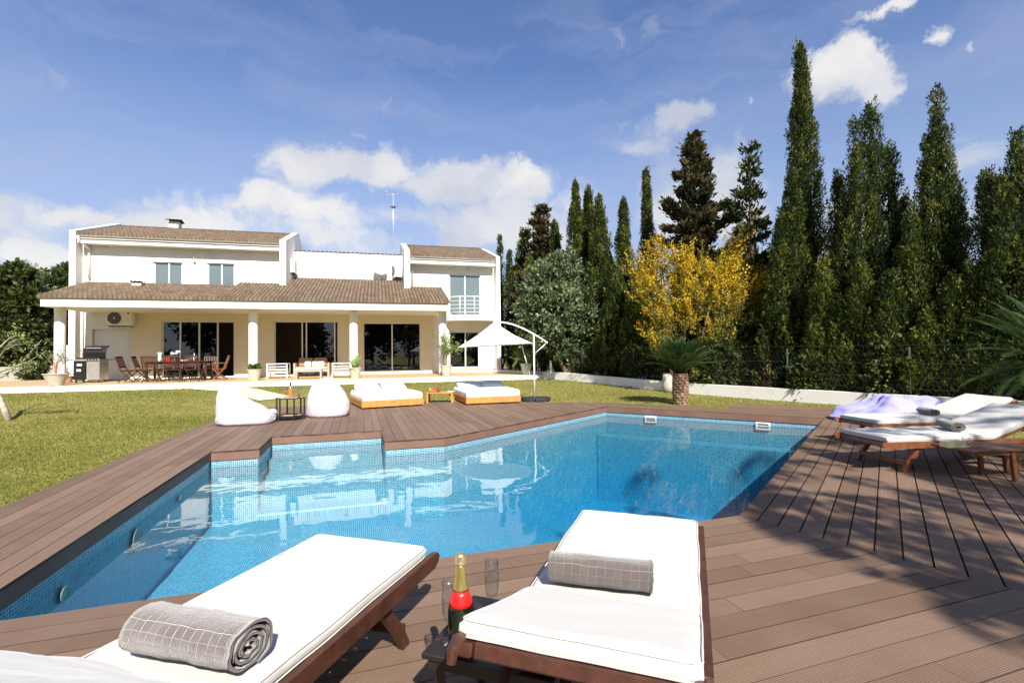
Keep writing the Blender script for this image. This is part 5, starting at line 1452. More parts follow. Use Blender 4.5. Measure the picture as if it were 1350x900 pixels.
# green under-shrubs near the wall
for i, (px, py, rp, off, lab) in enumerate(((955, 470, 34, .9, 'leafy dark shrub behind the wall right of the palm'), (1075, 492, 26, .6, 'low green shrub behind the wall left of the lilac bean bag'), (1185, 470, 30, .6, 'yellow-green shrub behind the right loungers'), (860, 475, 24, .9, 'dark shrub behind the wall left of the palm'))):
    x, y = on_row(px, off); h = topz(px, py-rp, y)-gh(x, y); rr = rp*y/650; rs = np.random.RandomState(400+i)
    V, T = blobs_crown(rs, [(0, 0, h*.6, rr, rr*.7, h*.4), (-rr*.5, 0, h*.35, rr*.7, rr*.5, h*.35), (rr*.5, 0, h*.3, rr*.7, rr*.5, h*.3)], 7000, .06+.0015*y, .3, .2, .5)
    put_tree('garden_shrub', lab, 'shrub', (x, y, gh(x, y)-.02), V, T, 'bushleaf', [([(0,0,0),(0,0,h*.6)], [.04, .02])], None, 'shrubs behind the low white wall')
# ------------------------------------------------------------------ cycads
def cycad(label, p, th_, tr, fl_, nf, seed, elev=(5, 78), group='cycad palms'):
    rs = random.Random(seed); t = thing('cycad_palm', label, 'palm', p, 0, group)
    m = MB(); V = []; K = 40; nz = 34
    for i in range(nz+1):
        z = th_*i/nz
        for j in range(K):
            a = 2*math.pi*j/K; sc = math.sin(a*9+(i//3 % 2)*math.pi)*.5+.5; st = (i % 3)/3.
            r_ = tr*(1+.10*math.sin(z*4))*(.86+.16*sc*(1-st)+.05*noise.noise((a*3, z*20, seed)))
            V.append((r_*math.cos(a), r_*math.sin(a), z))
    m.add(V, [(i*K+j, i*K+(j+1) % K, (i+1)*K+(j+1) % K, (i+1)*K+j) for i in range(nz) for j in range(K)]+[tuple(range(nz*K, nz*K+K))])
    m.build('trunk', mat('cycad_bark', (.15, .085, .05), .95, .5, 16, bmp=.8, bscale=30, dirt=((.42, .33, .24), 15)), t)
    VV = []; TT = []
    rp_ = MB()
    for f in range(nf):
        az = f*2.39996+rs.uniform(-.1, .1); el = R(elev[0]+(elev[1]-elev[0])*((f+.5)/nf)**.9); ln = fl_*rs.uniform(.88, 1.08)
        pts = []; x = tr*.3; z = th_-.02; e = el; n = 22
        for q in range(n+1):
            pts.append(Vector((x*math.cos(az), x*math.sin(az), z))); x += math.cos(e)*ln/n; z += math.sin(e)*ln/n; e -= R(1.1+ (1.2 if el < R(45) else .5))
        rp_.tube(pts, [.010*(1-q/(n+1))+.002 for q in range(n+1)], 4, cap=False)
        side = Vector((-math.sin(az), math.cos(az), 0)); tint = rs.uniform(.15, .75)
        for q in range(3, n*3):
            f0 = q/(n*3); i0 = min(n-1, int(f0*n)); fr = f0*n-i0; c = pts[i0].lerp(pts[i0+1], fr); d = (pts[i0+1]-pts[i0]).normalized(); nrm = side.cross(d).normalized()
            wl = fl_*.20*math.sin(math.pi*min(1, .18+f0*.86))**.6
            for s in (-1, 1):
                dd = (d*.62+side*s*.78+nrm*.25*(-1 if nrm.z < 0 else 1)).normalized(); w_ = d*.0065*max(1, fl_)
                tip = c+dd*wl; tip.z -= .12*wl
                VV += [c-w_*.6, c+dd*wl*.5-w_, tip, c+dd*wl*.5+w_]; TT.append(tint+rs.uniform(-.1, .1))
    rp_.build('frond_stalks', M['palmleaf'], t, 'all')
    np_mesh('fronds', np.array([v[:] for v in VV]), 4, M['palmleaf'], t, np.array(TT)); 
    return t
p = GG(897.5, 532.5)
cycad('cycad palm with a thick scaly stump on the lawn behind the pool', (p.x, p.y, p.z-.02), .78, .19, 1.04, 84, 5, (38, 88))
p = D(1404, 500, 8.0)
cycad('cycad palm whose long fronds reach in at the right edge', (p.x, p.y, 0), .95, .25, 1.45, 62, 9, (-8, 80))
# pale stump next to the palm
p = GG(881, 516); tag(MB().lathe([(.20, 0), (.185, .2), (.17, .45), (.155, .55), (.10, .575), (0, .58)], 18).build('stone_block', M['ropegrey'], None, 'all', p), 'pale grey round-topped stone against the wall behind the palm', 'stone')
# hose reel
p = GG(844.5, 509.5); r = thing('hose_reel', 'blue hose reel on a small frame by the low white wall', 'hose reel', p, R(20))
Mx = Matrix.Translation((0, 0, .26)) @ Matrix.Rotation(R(80), 4, 'Y')
MB().lathe([(.0, -.12), (.17, -.12), (.17, -.10), (.10, -.09), (.10, .09), (.17, .10), (.17, .12), (0, .12)], 22, Mx).build('reel', M['blue'], r, 'all')
MB().tube([(-.15, -.22, 0), (-.15, 0, .36), (-.15, .22, 0)], .013, 6).tube([(.15, -.22, 0), (.15, 0, .36), (.15, .22, 0)], .013, 6).tube([(-.15, 0, .26), (.2, 0, .26)], .013, 6).build('frame', M['darkplastic'], r, 'all')
m = MB(); m.tube([(.12*math.cos(t), .12*math.sin(t), 0.02*t-.1) for t in [k*.4 for k in range(0, 24)]], .012, 5, Mx); m.tube([(0, -.12, .26), (-.2, -.2, .1), (-.35, -.1, .02), (-.45, .05, .015)], .012, 5); m.build('hose', M['blue'], r, 'all')
# neighbour house glimpsed through the trees
x, y = on_row(1000, 4.2)
nb = thing('garden_shed', 'terracotta walled outbuilding glimpsed through the trees behind the wall', 'outbuilding', (x, y, 0), R(-20))
om = mat('terracotta_wall', (.50, .22, .10), .85, .12)
MB().box(-1.2, 1.2, 0, 4, 0, 1.9).build('wall', om, nb)
MB().box(-.6, .0, -.05, -.003, .8, 1.5).build('window', M['white_paint'], nb)
MB().box(-1.4, 1.4, -.3, -.004, 1.91, 2.02).build('eaves', M['plaster'], nb)
MB().add([(-1.4, -.4, 2.03), (1.4, -.4, 2.03), (1.4, 2, 2.5), (-1.4, 2, 2.5), (-1.4, 4.4, 2.03), (1.4, 4.4, 2.03)], [(0,1,2,3),(3,2,5,4)]).build('roof', M['roof'], nb)
# ------------------------------------------------------------------ trees at the left
LT_ = [(-18, 350, 44, 27, 'bushleaf', 'tall bushy tree at the far left edge of the photo'), (24, 352, 34, 24, 'bushleaf', 'bushy green tree left of the porch, in front of its neighbours'), (60, 362, 32, 27, 'bushleaf', 'bushy green tree seen left of the first porch column'), (92, 350, 28, 31, 'bushleaf', 'bushy tree just left of the house wall, partly behind the column'), (-60, 330, 50, 24, 'bushleaf', 'large bushy tree mostly outside the left edge')]
for i, (px, py, rp, Y, mt, lab) in enumerate(LT_):
    q = D(px, py, Y); rs = np.random.RandomState(500+i); rr = rp*Y/650; h = q.z
    bl = [(rs.uniform(-.6, .6)*rr, rs.uniform(-.5, .5)*rr, h*(.30+.62*rs.uniform()), rr*rs.uniform(.45, .7), rr*.55, rr*rs.uniform(.45, .65)) for _ in range(13)]+[(0, 0, h-rr*.5, rr*.6, rr*.6, rr*.55), (0, 0, h*.25, rr*.9, rr*.8, h*.25)]
    V, T = blobs_crown(rs, bl, 20000, .13, .25, .22, .55)
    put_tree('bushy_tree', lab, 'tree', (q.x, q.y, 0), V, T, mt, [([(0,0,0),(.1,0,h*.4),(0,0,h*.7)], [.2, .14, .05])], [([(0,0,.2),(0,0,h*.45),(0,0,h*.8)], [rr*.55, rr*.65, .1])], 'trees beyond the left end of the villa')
q = D(45, 343, 25.5); rs = np.random.RandomState(520); h = q.z
V, T = cypress_crown(rs, h, .75, [(0,0,1,1),(.3,0,.9,.7),(-.3,.1,.86,.7)], 5200, .075, 2.5, open_=1.2)
put_tree('thin_tree', 'thin airy grey-green tree top standing above the left bushes', 'tree', (q.x, q.y, 0), V, T+.25, 'oliveleaf', [([(0,0,0),(0,0,h*.95)], [.1, .02])], None)
p = GG(44, 500); q = D(44, 497, 21.0); rs = np.random.RandomState(530)
V, T = blobs_crown(rs, [(0, 0, .3, .42, .35, .28), (.2, 0, .45, .25, .25, .2)], 1800, .07, .4)
put_tree('garden_shrub', 'small dark shrub at the foot of the shaded grey wall', 'shrub', (q.x, q.y, FL), V, T*.6, 'bushleaf', [([(0,0,0),(0,0,.4)], [.03, .015])], None)
# young bare tree in the left foreground
b = GG(11, 553.5); rs = np.random.RandomState(540); Yb = b.y
def relb(px, py, dy=0): return D(px, py, Yb+dy)-b
tr_ = [([(0,0,-.03), relb(6, 540), relb(0, 526), relb(-9, 508), relb(-22, 488), relb(-35, 465)], [.065, .058, .054, .05, .04, .03])]
tips = [((-16, 497), (8, 487), (35, 478), (62, 462), -.1), ((-22, 488), (5, 492), (22, 486), (43, 478), .1), ((-30, 475), (-5, 462), (12, 446), (22, 440), .15), ((-12, 503), (8, 494), (26, 480), (55, 448), .0), ((-26, 480), (0, 470), (10, 455), (18, 448), -.2), ((-30, 470), (-40, 440), (-45, 420), (-50, 400), 0)]
VV = []; TT = []
for t in tips:
    pts = [relb(x, y, t[4]*i) for i, (x, y) in enumerate(t[:4])]; tr_.append((pts, [.026, .018, .010, .004]))
    for k in range(5):
        f = rs.uniform(.4, 1)*3; i0 = min(2, int(f)); c = pts[i0].lerp(pts[i0+1], f-i0); e = c+Vector((rs.uniform(-.1, .35), rs.uniform(-.2, .2), rs.uniform(-.05, .22)))
        tr_.append(([c, c.lerp(e, .5)+Vector((0, 0, .02)), e], [.007, .005, .002]))
        n = 9; C = np.array(e[:])+rs.normal(0, .07, (n, 3)); VV.append(leaves(rs, C, rs.normal(0, 1, (n, 3))+[0, 0, .5], .075, .035)); TT.append(rs.uniform(.3, 1.1, n))
put_tree('young_tree', 'young leaning tree with pale trunk and sparse leaves at the left edge of the lawn', 'tree', b, np.concatenate(VV), np.concatenate(TT), 'potleaf', tr_, None, bark='lightbark')
# ------------------------------------------------------------------ trees behind the camera (they shade the right deck and show in the glass)
sunh = Vector((.287, -.958))
SH = [(1.8, 4.6, 9.0, .5), (2.4, 7.6, 10.0, .95), (4.1, 6.3, 9.5, .75), (4.6, 9.6, 11.0, .9), (6.6, 8.6, 10.5, .8), (8.6, 9.5, 11.5, .9), (1.3, 7.6, 9.5, .8), (3.2, 9.4, 10.8, .9)]
WB = ['first', 'fourth', 'fifth', 'sixth', 'seventh', 'eighth', 'second', 'third']
for i, (tx, ty, h, rr) in enumerate(SH):                      # shadow tip lands near (tx, ty)
    k = h/math.tan(R(41)); x = tx+sunh.x*k; y = ty+sunh.y*k; rs = np.random.RandomState(700+i)
    V, T = cypress_crown(rs, h, rr*.8, [(0,0,1,.8),(.5*rr,0,.86,.6),(-.5*rr,.2,.78,.6)], 3300, .10, .6, open_=1.3)
    put_tree('cypress_tree', 'cypress behind the camera that shades the right deck, '+WB[i]+' counted from the pool', 'tree', (x, y, 0), V, T, 'cypress', [([(0,0,0),(0,0,h*.7)], [.12, .04])], None, 'cypresses behind the camera')
for i, (x, y, h, rr) in enumerate(((-12, -13, 8, 4.5), (-5, -15, 7.5, 4.5), (3, -14, 8, 4.2), (-20, -10, 9, 4.5), (13, -17, 9, 4.5))):
    rs = np.random.RandomState(800+i); bl = [(rs.uniform(-.6, .6)*rr, rs.uniform(-.5, .5)*rr, h*(.25+.5*rs.uniform()), rr*.5, rr*.5, rr*.45) for _ in range(9)]
    V, T = blobs_crown(rs, bl, 4500, .30, .2, .2, .4)
    put_tree('bushy_tree', ('broad garden tree behind the camera, mirrored in the '+['left', 'middle', 'right', 'far left', 'far right'][i]+' glass doors'), 'tree', (x, y, 0), V, T, 'bushleaf', [([(0,0,0),(0,0,h*.5)], [.25, .12])], None, 'broad trees behind the camera')
# ------------------------------------------------------------------ terrace furniture
def Fp(px, py): return G(px, py, FL)
# grill
p = Fp(111, 504.5)
g = thing('gas_grill', 'black and steel gas grill with its lid open at the left of the porch', 'grill', (p.x, p.y+.30, FL), HT-R(4))
MB().rbox(-.42, -.02, -.28, .28, .10, .80, .01).build('cabinet', M['black'], g)
dr = MB().rbox(.0, .42, -.28, .28, .10, .80, .01).build('door', M['steel'], g)
MB().tube([(.05, -.30, .55), (.05, -.30, .70)], .008, 6).tube([(.37, -.30, .55), (.37, -.30, .70)], .008, 6).build('door_handle', M['alu'], dr)
MB().rbox(-.42, .42, -.31, .28, .805, .86, .008).build('control_panel', M['steel'], g)
for k in range(4):
    x = .06+.10*k; MB().lathe([(.025, 0), (.022, .03), (0, .031)], 14, Matrix.Translation((x, -.31, .832)) @ Matrix.Rotation(R(90), 4, 'X')).build('knob', M['black'], g, True)
MB().rbox(-.68, -.43, -.26, .24, .83, .86, .006).rbox(.43, .68, -.26, .24, .83, .86, .006).build('side_shelf', M['black'], g)
MB().rbox(-.36, .36, -.22, .24, .865, .93, .01).build('firebox', M['black'], g)
ld = MB(); 
pr = [(-.02, .0), (-.04, .18), (.02, .34), (.12, .42), (.22, .45), (.24, .42), (.14, .39), (.04, .32), (-.01, .18), (.0, .0)]
n = len(pr)
ld.add([(x, .20+a, .93+z) for x in (-.37, .37) for a, z in pr], [tuple(range(n-1, -1, -1)), tuple(range(n, 2*n))]+[(i, (i+1) % n, n+(i+1) % n, n+i) for i in range(n)])
lo = ld.build('lid', M['black'], g); MB().tube([(-.25, .12, 1.28), (.25, .12, 1.28)], .012, 8).build('lid_handle', M['alu'], lo)
for x in (-.36, .36):
    for y in (-.22, .22): MB().lathe([(.045, -.015), (.045, .015), (0, .016)], 14, Matrix.Translation((x, y, .046)) @ Matrix.Rotation(R(90), 4, 'Y')).build('castor', M['black'], g, True)
MB().rbox(-.30, -.14, -.292, -.284, .62, .70, .002).rbox(-.31, -.17, -.292, -.284, .42, .50, .002).build('labels', M['white_paint'], g)
# dining table
tc_ = L(4.45, 1.95, FL)
dt = thing('dining_table', 'long dark teak dining table laid on the left of the porch', 'table', tc_, HT)
m = MB()
for k in range(9): m.rbox(-1.1, 1.1, -.49+.11*k, -.39+.11*k, .72, .745, .004, 1)
m.build('tabletop', M['darkwood'], dt)
MB().box(-1.02, 1.02, -.42, -.39, .64, .719).box(-1.02, 1.02, .39, .42, .64, .719).build('apron', M['darkwood'], dt)
for sx in (-1, 1):
    for sy in (-1, 1): MB().box(sx*.98-.035, sx*.98+.035, sy*.36-.035, sy*.36+.035, 0, .719).build('leg', M['darkwood'], dt)
def chair(arms=False):
    t = thing('folding_chair', 'x', 'chair', (0, 0, 0), 0, 'slatted teak chairs at the dining table')
    W_ = .24; wd = M['darkwood'] if not arms else M['redwood']
    # faces -y ; back at +y
    m = MB()
    for s in (-1, 1): m.bar((s*W_, .16, .40), (s*W_, .34, .94), .028, .035)
    m.bar((-W_, .335, .925), (W_, .335, .925), .025, .06); m.bar((-W_, .215, .56), (W_, .215, .56), .02, .05)
    for k in range(7): x = -.18+.06*k; m.bar((x, .215, .56), (x, .335, .92), .028, .012)
    m.build('backrest', wd, t)
    m = MB()
    for k in range(6): m.rbox(-W_, W_, -.22+.072*k, -.165+.072*k, .425, .445, .003, 1)
    m.box(-W_+.02, -W_+.045, -.22, .20, .40, .424).box(W_-.045, W_-.02, -.22, .20, .40, .424); m.build('seat', wd, t)
    for s in (-1, 1):
        MB().bar((s*(W_-.03), -.22, 0), (s*(W_-.03), .20, .46), .022, .035).build('leg', wd, t)
        MB().bar((s*(W_+.0), .26, 0), (s*(W_+.0), -.18, .42), .022, .035).build('leg', wd, t)
        if arms: MB().rbox(s*W_-.03, s*W_+.03, -.24, .24, .64, .665, .004, 1).bar((s*W_, -.18, .42), (s*W_, -.20, .64), .022, .03).build('armrest', wd, t)
    MB().bar((-W_, -.12, .11), (W_, -.12, .11), .02, .03).bar((-W_, .16, .10), (W_, .16, .10), .02, .03).build('stretcher', wd, t)
    return t
c0 = chair(); c1 = chair(True)
def face(o, u, v, ang): q = L(u, v, FL); return (q.x, q.y, FL), HT+R(ang)
spots = [(3.0, 1.40, 90, 'folding teak chair at the left end of the dining table, nearest the grill'), (3.22, 2.02, 96, 'folding teak chair at the left end of the dining table, second from the grill'),
         (3.65, 2.75, 0, 'teak chair behind the dining table, nearest its left end'), (4.42, 2.78, 0, 'teak chair behind the dining table, middle of three'), (5.2, 2.75, 0, 'teak chair behind the dining table, nearest its right end'),
         (3.85, 1.12, 180, 'teak chair on the lawn side of the dining table, left of three'), (4.55, 1.10, 184, 'teak chair on the lawn side of the dining table, middle of three'), (5.2, 1.14, 176, 'teak chair on the lawn side of the dining table, right of three')]
for i, (u, v, a, lab) in enumerate(spots):
    loc, rz = face(None, u, v, a)
    if i == 0: c0.location = loc; c0.rotation_euler = (0, 0, rz); c0['label'] = lab
    else: dup(c0, loc, rz, lab)
loc, rz = face(None, 5.86, 1.75, -82); c1.location = loc; c1.rotation_euler = (0, 0, rz); c1['label'] = 'reddish teak armchair at the right end of the dining table'
ty = FL+.746
q = L(4.3, 1.9, ty); r = thing('flower_vase', 'small vase of white flowers in the middle of the dining table', 'vase', q)
MB().lathe([(0, 0), (.04, 0), (.05, .06), (.03, .13), (.035, .16), (0, .15)], 18).build('vase', M['glass'], r, 'all')
m = MB(); f = MB()
rr_ = random.Random(4)
for k in range(9):
    e = (rr_.uniform(-.13, .13), rr_.uniform(-.08, .08), rr_.uniform(.26, .40)); m.tube([(0, 0, .12), e], .003, 4)
    for j in range(6): t = j*1.05; f.add([e, (e[0]+.035*math.cos(t-.4), e[1]+.02, e[2]+.035*math.sin(t-.4)), (e[0]+.055*math.cos(t), e[1]-.01, e[2]+.055*math.sin(t)), (e[0]+.035*math.cos(t+.4), e[1]+.02, e[2]+.035*math.sin(t+.4))], [(0, 1, 2, 3)])
m.build('stems', M['potleaf'], r); f.build('flowers', M['whiteflower'], r)
q = L(3.75, 2.0, ty); tag(MB().lathe([(0, 0), (.075, 0), (.06, .12), (.055, .26), (.075, .34), (.07, .34), (.05, .26), (0, .1)], 22).build('white_jug', M['white_paint'], None, 'all', q), 'tall white jug at the left of the dining table', 'jug')
q = L(4.95, 1.9, ty); tag(MB().lathe([(0, 0), (.035, 0), (.038, .12), (.028, .19), (.014, .22), (.014, .29), (.018, .30), (0, .30)], 16).build('white_bottle', M['white_paint'], None, 'all', q), 'slim white bottle standing right of the flowers on the dining table', 'bottle')
q = L(4.72, 1.62, ty)
pl = MB()
for k in range(4): pl.lathe([(0, .012*k), (.09, .012*k), (.13, .012*k+.014), (.126, .016+.012*k), (.08, .006+.012*k), (0, .006+.012*k)], 24)
tag(pl.build('plate_stack', M['edge'], None, 'all', q), 'stack of pale plates at the front edge of the dining table', 'plates')
q = L(4.15, 1.6, ty); tag(MB().rbox(-.07, .07, -.012, .012, 0, .18, .003, 1).build('red_card', M['red'], None, False, q), 'small red and white card standing on the dining table', 'card')
# lounge set
wd = M['rattan']
def armchair(label, px, py, w=.78):
    p = Fp(px, py); r = thing('garden_armchair', label, 'armchair', (p.x, p.y, FL), HT, 'pale armchairs of the lounge set')
    m = MB()
    for s in (-1, 1):
        x = s*(w/2-.02); m.box(x-.02, x+.02, 0, .04, 0, .60).box(x-.02, x+.02, .66, .70, 0, .60).box(x-.02, x+.02, .04, .66, .56, .60).box(x-.02, x+.02, .04, .66, .20, .24)
    m.box(-w/2+.04, w/2-.04, 0, .03, .56, .60).box(-w/2+.04, w/2-.04, 0, .03, .44, .48).box(-w/2+.04, w/2-.04, 0, .03, .32, .36).box(-w/2+.04, w/2-.04, 0, .03, .2, .24)
    m.build('frame', M['white_paint'], r)
    MB().rbox(-w/2+.045, w/2-.045, .04, .64, .241, .38, .03).build('seat_cushion', M['rattan'], r, True)
    return r
armchair('pale garden armchair seen from behind, left of the sofa', 365, 498.5); armchair('pale garden armchair seen from behind, right of the sofa beside the cactus pot', 451, 497.5)
p = Fp(407.5, 496.5); r = thing('garden_sofa', 'low wooden garden sofa with tan back cushions in front of the middle door', 'sofa', (p.x, p.y+.25, FL), HT)
m = MB(); w = 1.45
for s in (-1, 1): x = s*(w/2-.04); m.box(x-.04, x+.04, 0, .75, .0, .58)
m.box(-w/2+.08, w/2-.08, 0, .04, .20, .30).box(-w/2+.08, w/2-.08, .71, .75, .20, .62); m.build('frame', wd, r)
MB().rbox(-w/2+.085, w/2-.085, .0, .70, .301, .42, .03).build('seat_cushion', M['rattan'], r, True)
for s in (-1, 1): MB().rbox(s*.30-.285, s*.30+.285, .52, .68, .43, .80, .05).build('back_cushion', M['tan'], r, True)
for k, (x, lab) in enumerate(((-.20, 'left'), (.10, 'middle'), (.34, 'right'))):
    q = r.matrix_basis @ Vector((x, .38, .425)); o = MB().rbox(-.13, .13, 0, .09, 0, .26, .035).build('throw_pillow', M['sheet'] if k != 1 else M['cream'], None, True, q); o.rotation_euler = (R(-18), 0, HT)
    tag(o, lab+' pale cushion leaning on the tan sofa back', 'cushion', 'pale cushions on the sofa')
p = Fp(407.5, 499.2); r = thing('coffee_table', 'low pale wooden coffee table in front of the sofa', 'table', (p.x, p.y-.05, FL), HT)
MB().rbox(-.48, .48, 0, .45, .36, .40, .006, 1).build('tabletop', M['edge'], r)
for x in (-.44, .44):
    for y in (.04, .41): MB().box(x-.03, x+.03, y-.03, y+.03, 0, .359).build('leg', wd, r)
MB().box(-.44, .44, .02, .05, .28, .358).build('apron', wd, r)
# plant pots
def pot(label, px, py, rt, rb_, h, mt='potstone', soil=True, name='plant_pot', z=FL):
    p = G(px, py, z); r = thing(name, label, 'potted plant', (p.x, p.y+rb_, z), 0, 'potted plants on the terrace')
    MB().lathe([(0, 0), (rb_, 0), ((rb_*.35+rt*.65), h*.6), (rt, h*.93), (rt*1.06, h*.93), (rt*1.06, h), (rt*.92, h), (rt*.90, h*.85), (0, h*.84)], 30).build('pot', M[mt], r, True)
    MB().lathe([(0, h*.845), (rt*.9, h*.855)], 24).build('soil', M['soil'], r)
    return r
def pleaf(r, C, Dd, s, wf, tint, name='foliage', mt='potleaf'):
    rs = np.random.RandomState(int(abs(C[0, 0])*1000) % 9999); np_mesh(name, leaves(rs, C, Dd, s, s*wf), 4, M[mt], r, tint)
rs = np.random.RandomState(90)
r = pot('large round stone pot with a thin twiggy shrub beside the first porch column', 66.5, 508.5, .34, .20, .40)
m = MB(); C = []
for k in range(26):
    a = rs.uniform(0, 6.28); e = Vector((rs.normal(.12, .18), rs.normal(0, .12), rs.uniform(.75, 1.25))); md = Vector((e.x*.3-.02, e.y*.4, .75)); m.tube([(-.02, 0, .34), md, e], [.010, .006, .003], 4)
    C.append(np.array(e[:])+rs.normal(0, .055, (20, 3)))
m.build('twigs', M['terracotta'], r); C = np.concatenate(C); pleaf(r, C, rs.normal(0, 1, C.shape), rs.uniform(.03, .06, len(C)), .6, rs.uniform(.3, 1.1, len(C)), mt='oliveleaf')
p = G(86.5, 502.5, FL)
r = pot('small terracotta pot with a low plant beside the grill', 86, 503.5, .17, .12, .22, 'terracotta')
C = np.array([0, 0, .28])+rs.normal(0, .09, (90, 3)); pleaf(r, C, rs.normal(0, 1, C.shape)+[0, 0, 1], rs.uniform(.05, .09, 90), .5, rs.uniform(0, .5, 90))
r = pot('round stone pot with a low green succulent at the second porch column', 332.5, 501.5, .25, .16, .42)
C = []; Dd = []
for k in range(90): a = k*2.4; e = .2+.9*(k/90); C.append((.05*math.cos(a), .05*math.sin(a), .40+.04*(k/90))); Dd.append((math.cos(a)*(1.2-e*.6), math.sin(a)*(1.2-e*.6), e))
pleaf(r, np.array(C), np.array(Dd), np.full(90, .26), .42, rs.uniform(.0, .6, 90), mt='potleaf')
r = pot('round stone pot with an upright cactus at the third porch column', 466.5, 498.5, .25, .17, .42)
m = MB()
for k in range(11):
    a = k*2.2; x, y = .11*math.cos(a)*(k % 3)/2, .09*math.sin(a)*(k % 3)/2; h = rs.uniform(.35, .80)*(1 if k < 4 else .6); lx = rs.normal(0, .10)+x*1.4
    m.tube([(x, y, .36), (x+lx*.5, y, .36+h*.5), (x+lx, y+rs.normal(0, .05), .36+h)], [.030, .034, .016], 8)
    if k % 2 == 0: m.tube([(x+lx*.5, y, .36+h*.45), (x+lx*.5+.10, y, .36+h*.55), (x+lx*.5+.16, y, .36+h*.85)], [.02, .024, .012], 7)
m.build('cactus', mat('cactus_green', (.16, .24, .07), .6, .3, 20), r, 'all')
C = np.array([0, 0, .42])+rs.normal(0, .12, (70, 3))*[1, 1, .5]; pleaf(r, C, rs.normal(0, 1, C.shape)+[0, 0, 1], rs.uniform(.06, .16, 70), .25, rs.uniform(.2, 1.2, 70))
r = pot('round stone pot with a tall loose shrub at the fourth porch column', 587.5, 494.8, .25, .17, .42)
m = MB(); C = []
for k in range(16):
    e = Vector((rs.normal(0, .34), rs.normal(0, .2), rs.uniform(1.1, 1.95))); md = Vector((e.x*.25, e.y*.3, .9)); m.tube([(0, 0, .36), md, e], [.014, .010, .004], 4)
    for f in (.35, .6, .85, 1.): q = md.lerp(e, f); C.append(np.array(q[:])+rs.normal(0, .075, (20, 3)))
m.build('stems', M['lightbark'], r); C = np.concatenate(C); pleaf(r, C, rs.normal(0, 1, C.shape)+[0, 0, .3], rs.uniform(.05, .10, len(C)), .55, rs.uniform(.1, 1.1, len(C)))
r = pot('tapered white pot with a spiky drooping plant at the right end of the terrace', 694, 493.5, .24, .15, .46, 'edge')
C = np.zeros((260, 3)); a = rs.uniform(0, 6.28, 260); e = rs.uniform(.15, 1.6, 260); Dd = np.stack([np.cos(a), np.sin(a), e], 1); Dd /= np.linalg.norm(Dd, axis=1, keepdims=True)
C = np.array([0, 0, .55])+Dd*.05; np_mesh('foliage', leaves(rs, C, Dd, rs.uniform(.35, .85, 260), .03), 4, M['potleaf'], r, rs.uniform(.1, 1., 260))
C2 = C+Dd*.4; D2_ = Dd*.5-np.array([0, 0, 1.2]); np_mesh('drooping_tips', leaves(rs, C2, D2_, rs.uniform(.2, .4, 260), .025), 4, M['potleaf'], r, rs.uniform(.2, 1., 260))
MB().tube([(0, 0, .38), (0, 0, .60)], [.06, .03], 8).build('stem', M['bark'], r, 'all')
# room furniture glimpsed through the right lower window
u = 15.75; q = L(15.72, 5.6, .386)
o = thing('indoor_sofa', 'grey and maroon sofa seen through the lower window of the right wing', 'sofa', q, HT)
MB().rbox(-.75, .75, -.35, .35, .05, .45, .06).build('seat', M['purplegrey'], o, True); MB().rbox(-.75, -.28, -.36, .36, .46, .62, .05).build('blanket', M['maroon'], o, True); MB().rbox(-.24, .74, .2, .4, .46, .85, .05).build('back', M['purplegrey'], o, True)
# ------------------------------------------------------------------ sky, sun, camera
SE, SAZ = R(41), math.atan2(.287, -.958)                      # sun direction: azimuth from +Y towards +X
sd = Vector((.287*math.cos(SE), -.958*math.cos(SE), math.sin(SE))).normalized()
W = bpy.data.worlds.new('World'); SC.world = W; W.use_nodes = True; nt = W.node_tree
bg = nt.nodes['Background']; out = nt.nodes['World Output']
sky = nt.nodes.new('ShaderNodeTexSky'); sky.sky_type = 'NISHITA'; sky.sun_disc = False; sky.sun_elevation = SE; sky.sun_rotation = SAZ
sky.altitude = 50; sky.air_density = 1.0; sky.dust_density = .35; sky.ozone_density = 3.4
tcn = nt.nodes.new('ShaderNodeTexCoord'); dv = tcn.outputs['Generated']
sp = nt.nodes.new('ShaderNodeSeparateXYZ'); lk(nt, dv, sp.inputs[0])
az0 = math_(nt, 'ARCTAN2', sp.outputs[0], sp.outputs[1]); el0 = math_(nt, 'ARCSINE', sp.outputs[2])
cb0 = nt.nodes.new('ShaderNodeCombineXYZ'); lk(nt, az0, cb0.inputs[0]); lk(nt, el0, cb0.inputs[1])
wp_ = nt.nodes.new('ShaderNodeTexNoise'); wp_.inputs['Scale'].default_value = 6.; wp_.inputs['Detail'].default_value = 9; wp_.inputs['Roughness'].default_value = .66; lk(nt, cb0.outputs[0], wp_.inputs['Vector'])
wsp = nt.nodes.new('ShaderNodeSeparateColor'); lk(nt, wp_.outputs['Color'], wsp.inputs[0])
az = math_(nt, 'ADD', az0, math_(nt, 'MULTIPLY', math_(nt, 'SUBTRACT', wsp.outputs[0], .5), .20)); el = math_(nt, 'ADD', el0, math_(nt, 'MULTIPLY', math_(nt, 'SUBTRACT', wsp.outputs[1], .5), .13))
cb = nt.nodes.new('ShaderNodeCombineXYZ'); lk(nt, az, cb.inputs[0]); lk(nt, el, cb.inputs[1])
wn = nt.nodes.new('ShaderNodeTexNoise'); wn.inputs['Scale'].default_value = 5.5; wn.inputs['Detail'].default_value = 8; wn.inputs['Roughness'].default_value = .58; lk(nt, cb.outputs[0], wn.inputs['Vector'])
fine = wn.outputs['Fac']
def azel(px, py): r = ray(px, py).normalized(); return math.atan2(r.x, r.y), math.asin(r.z)
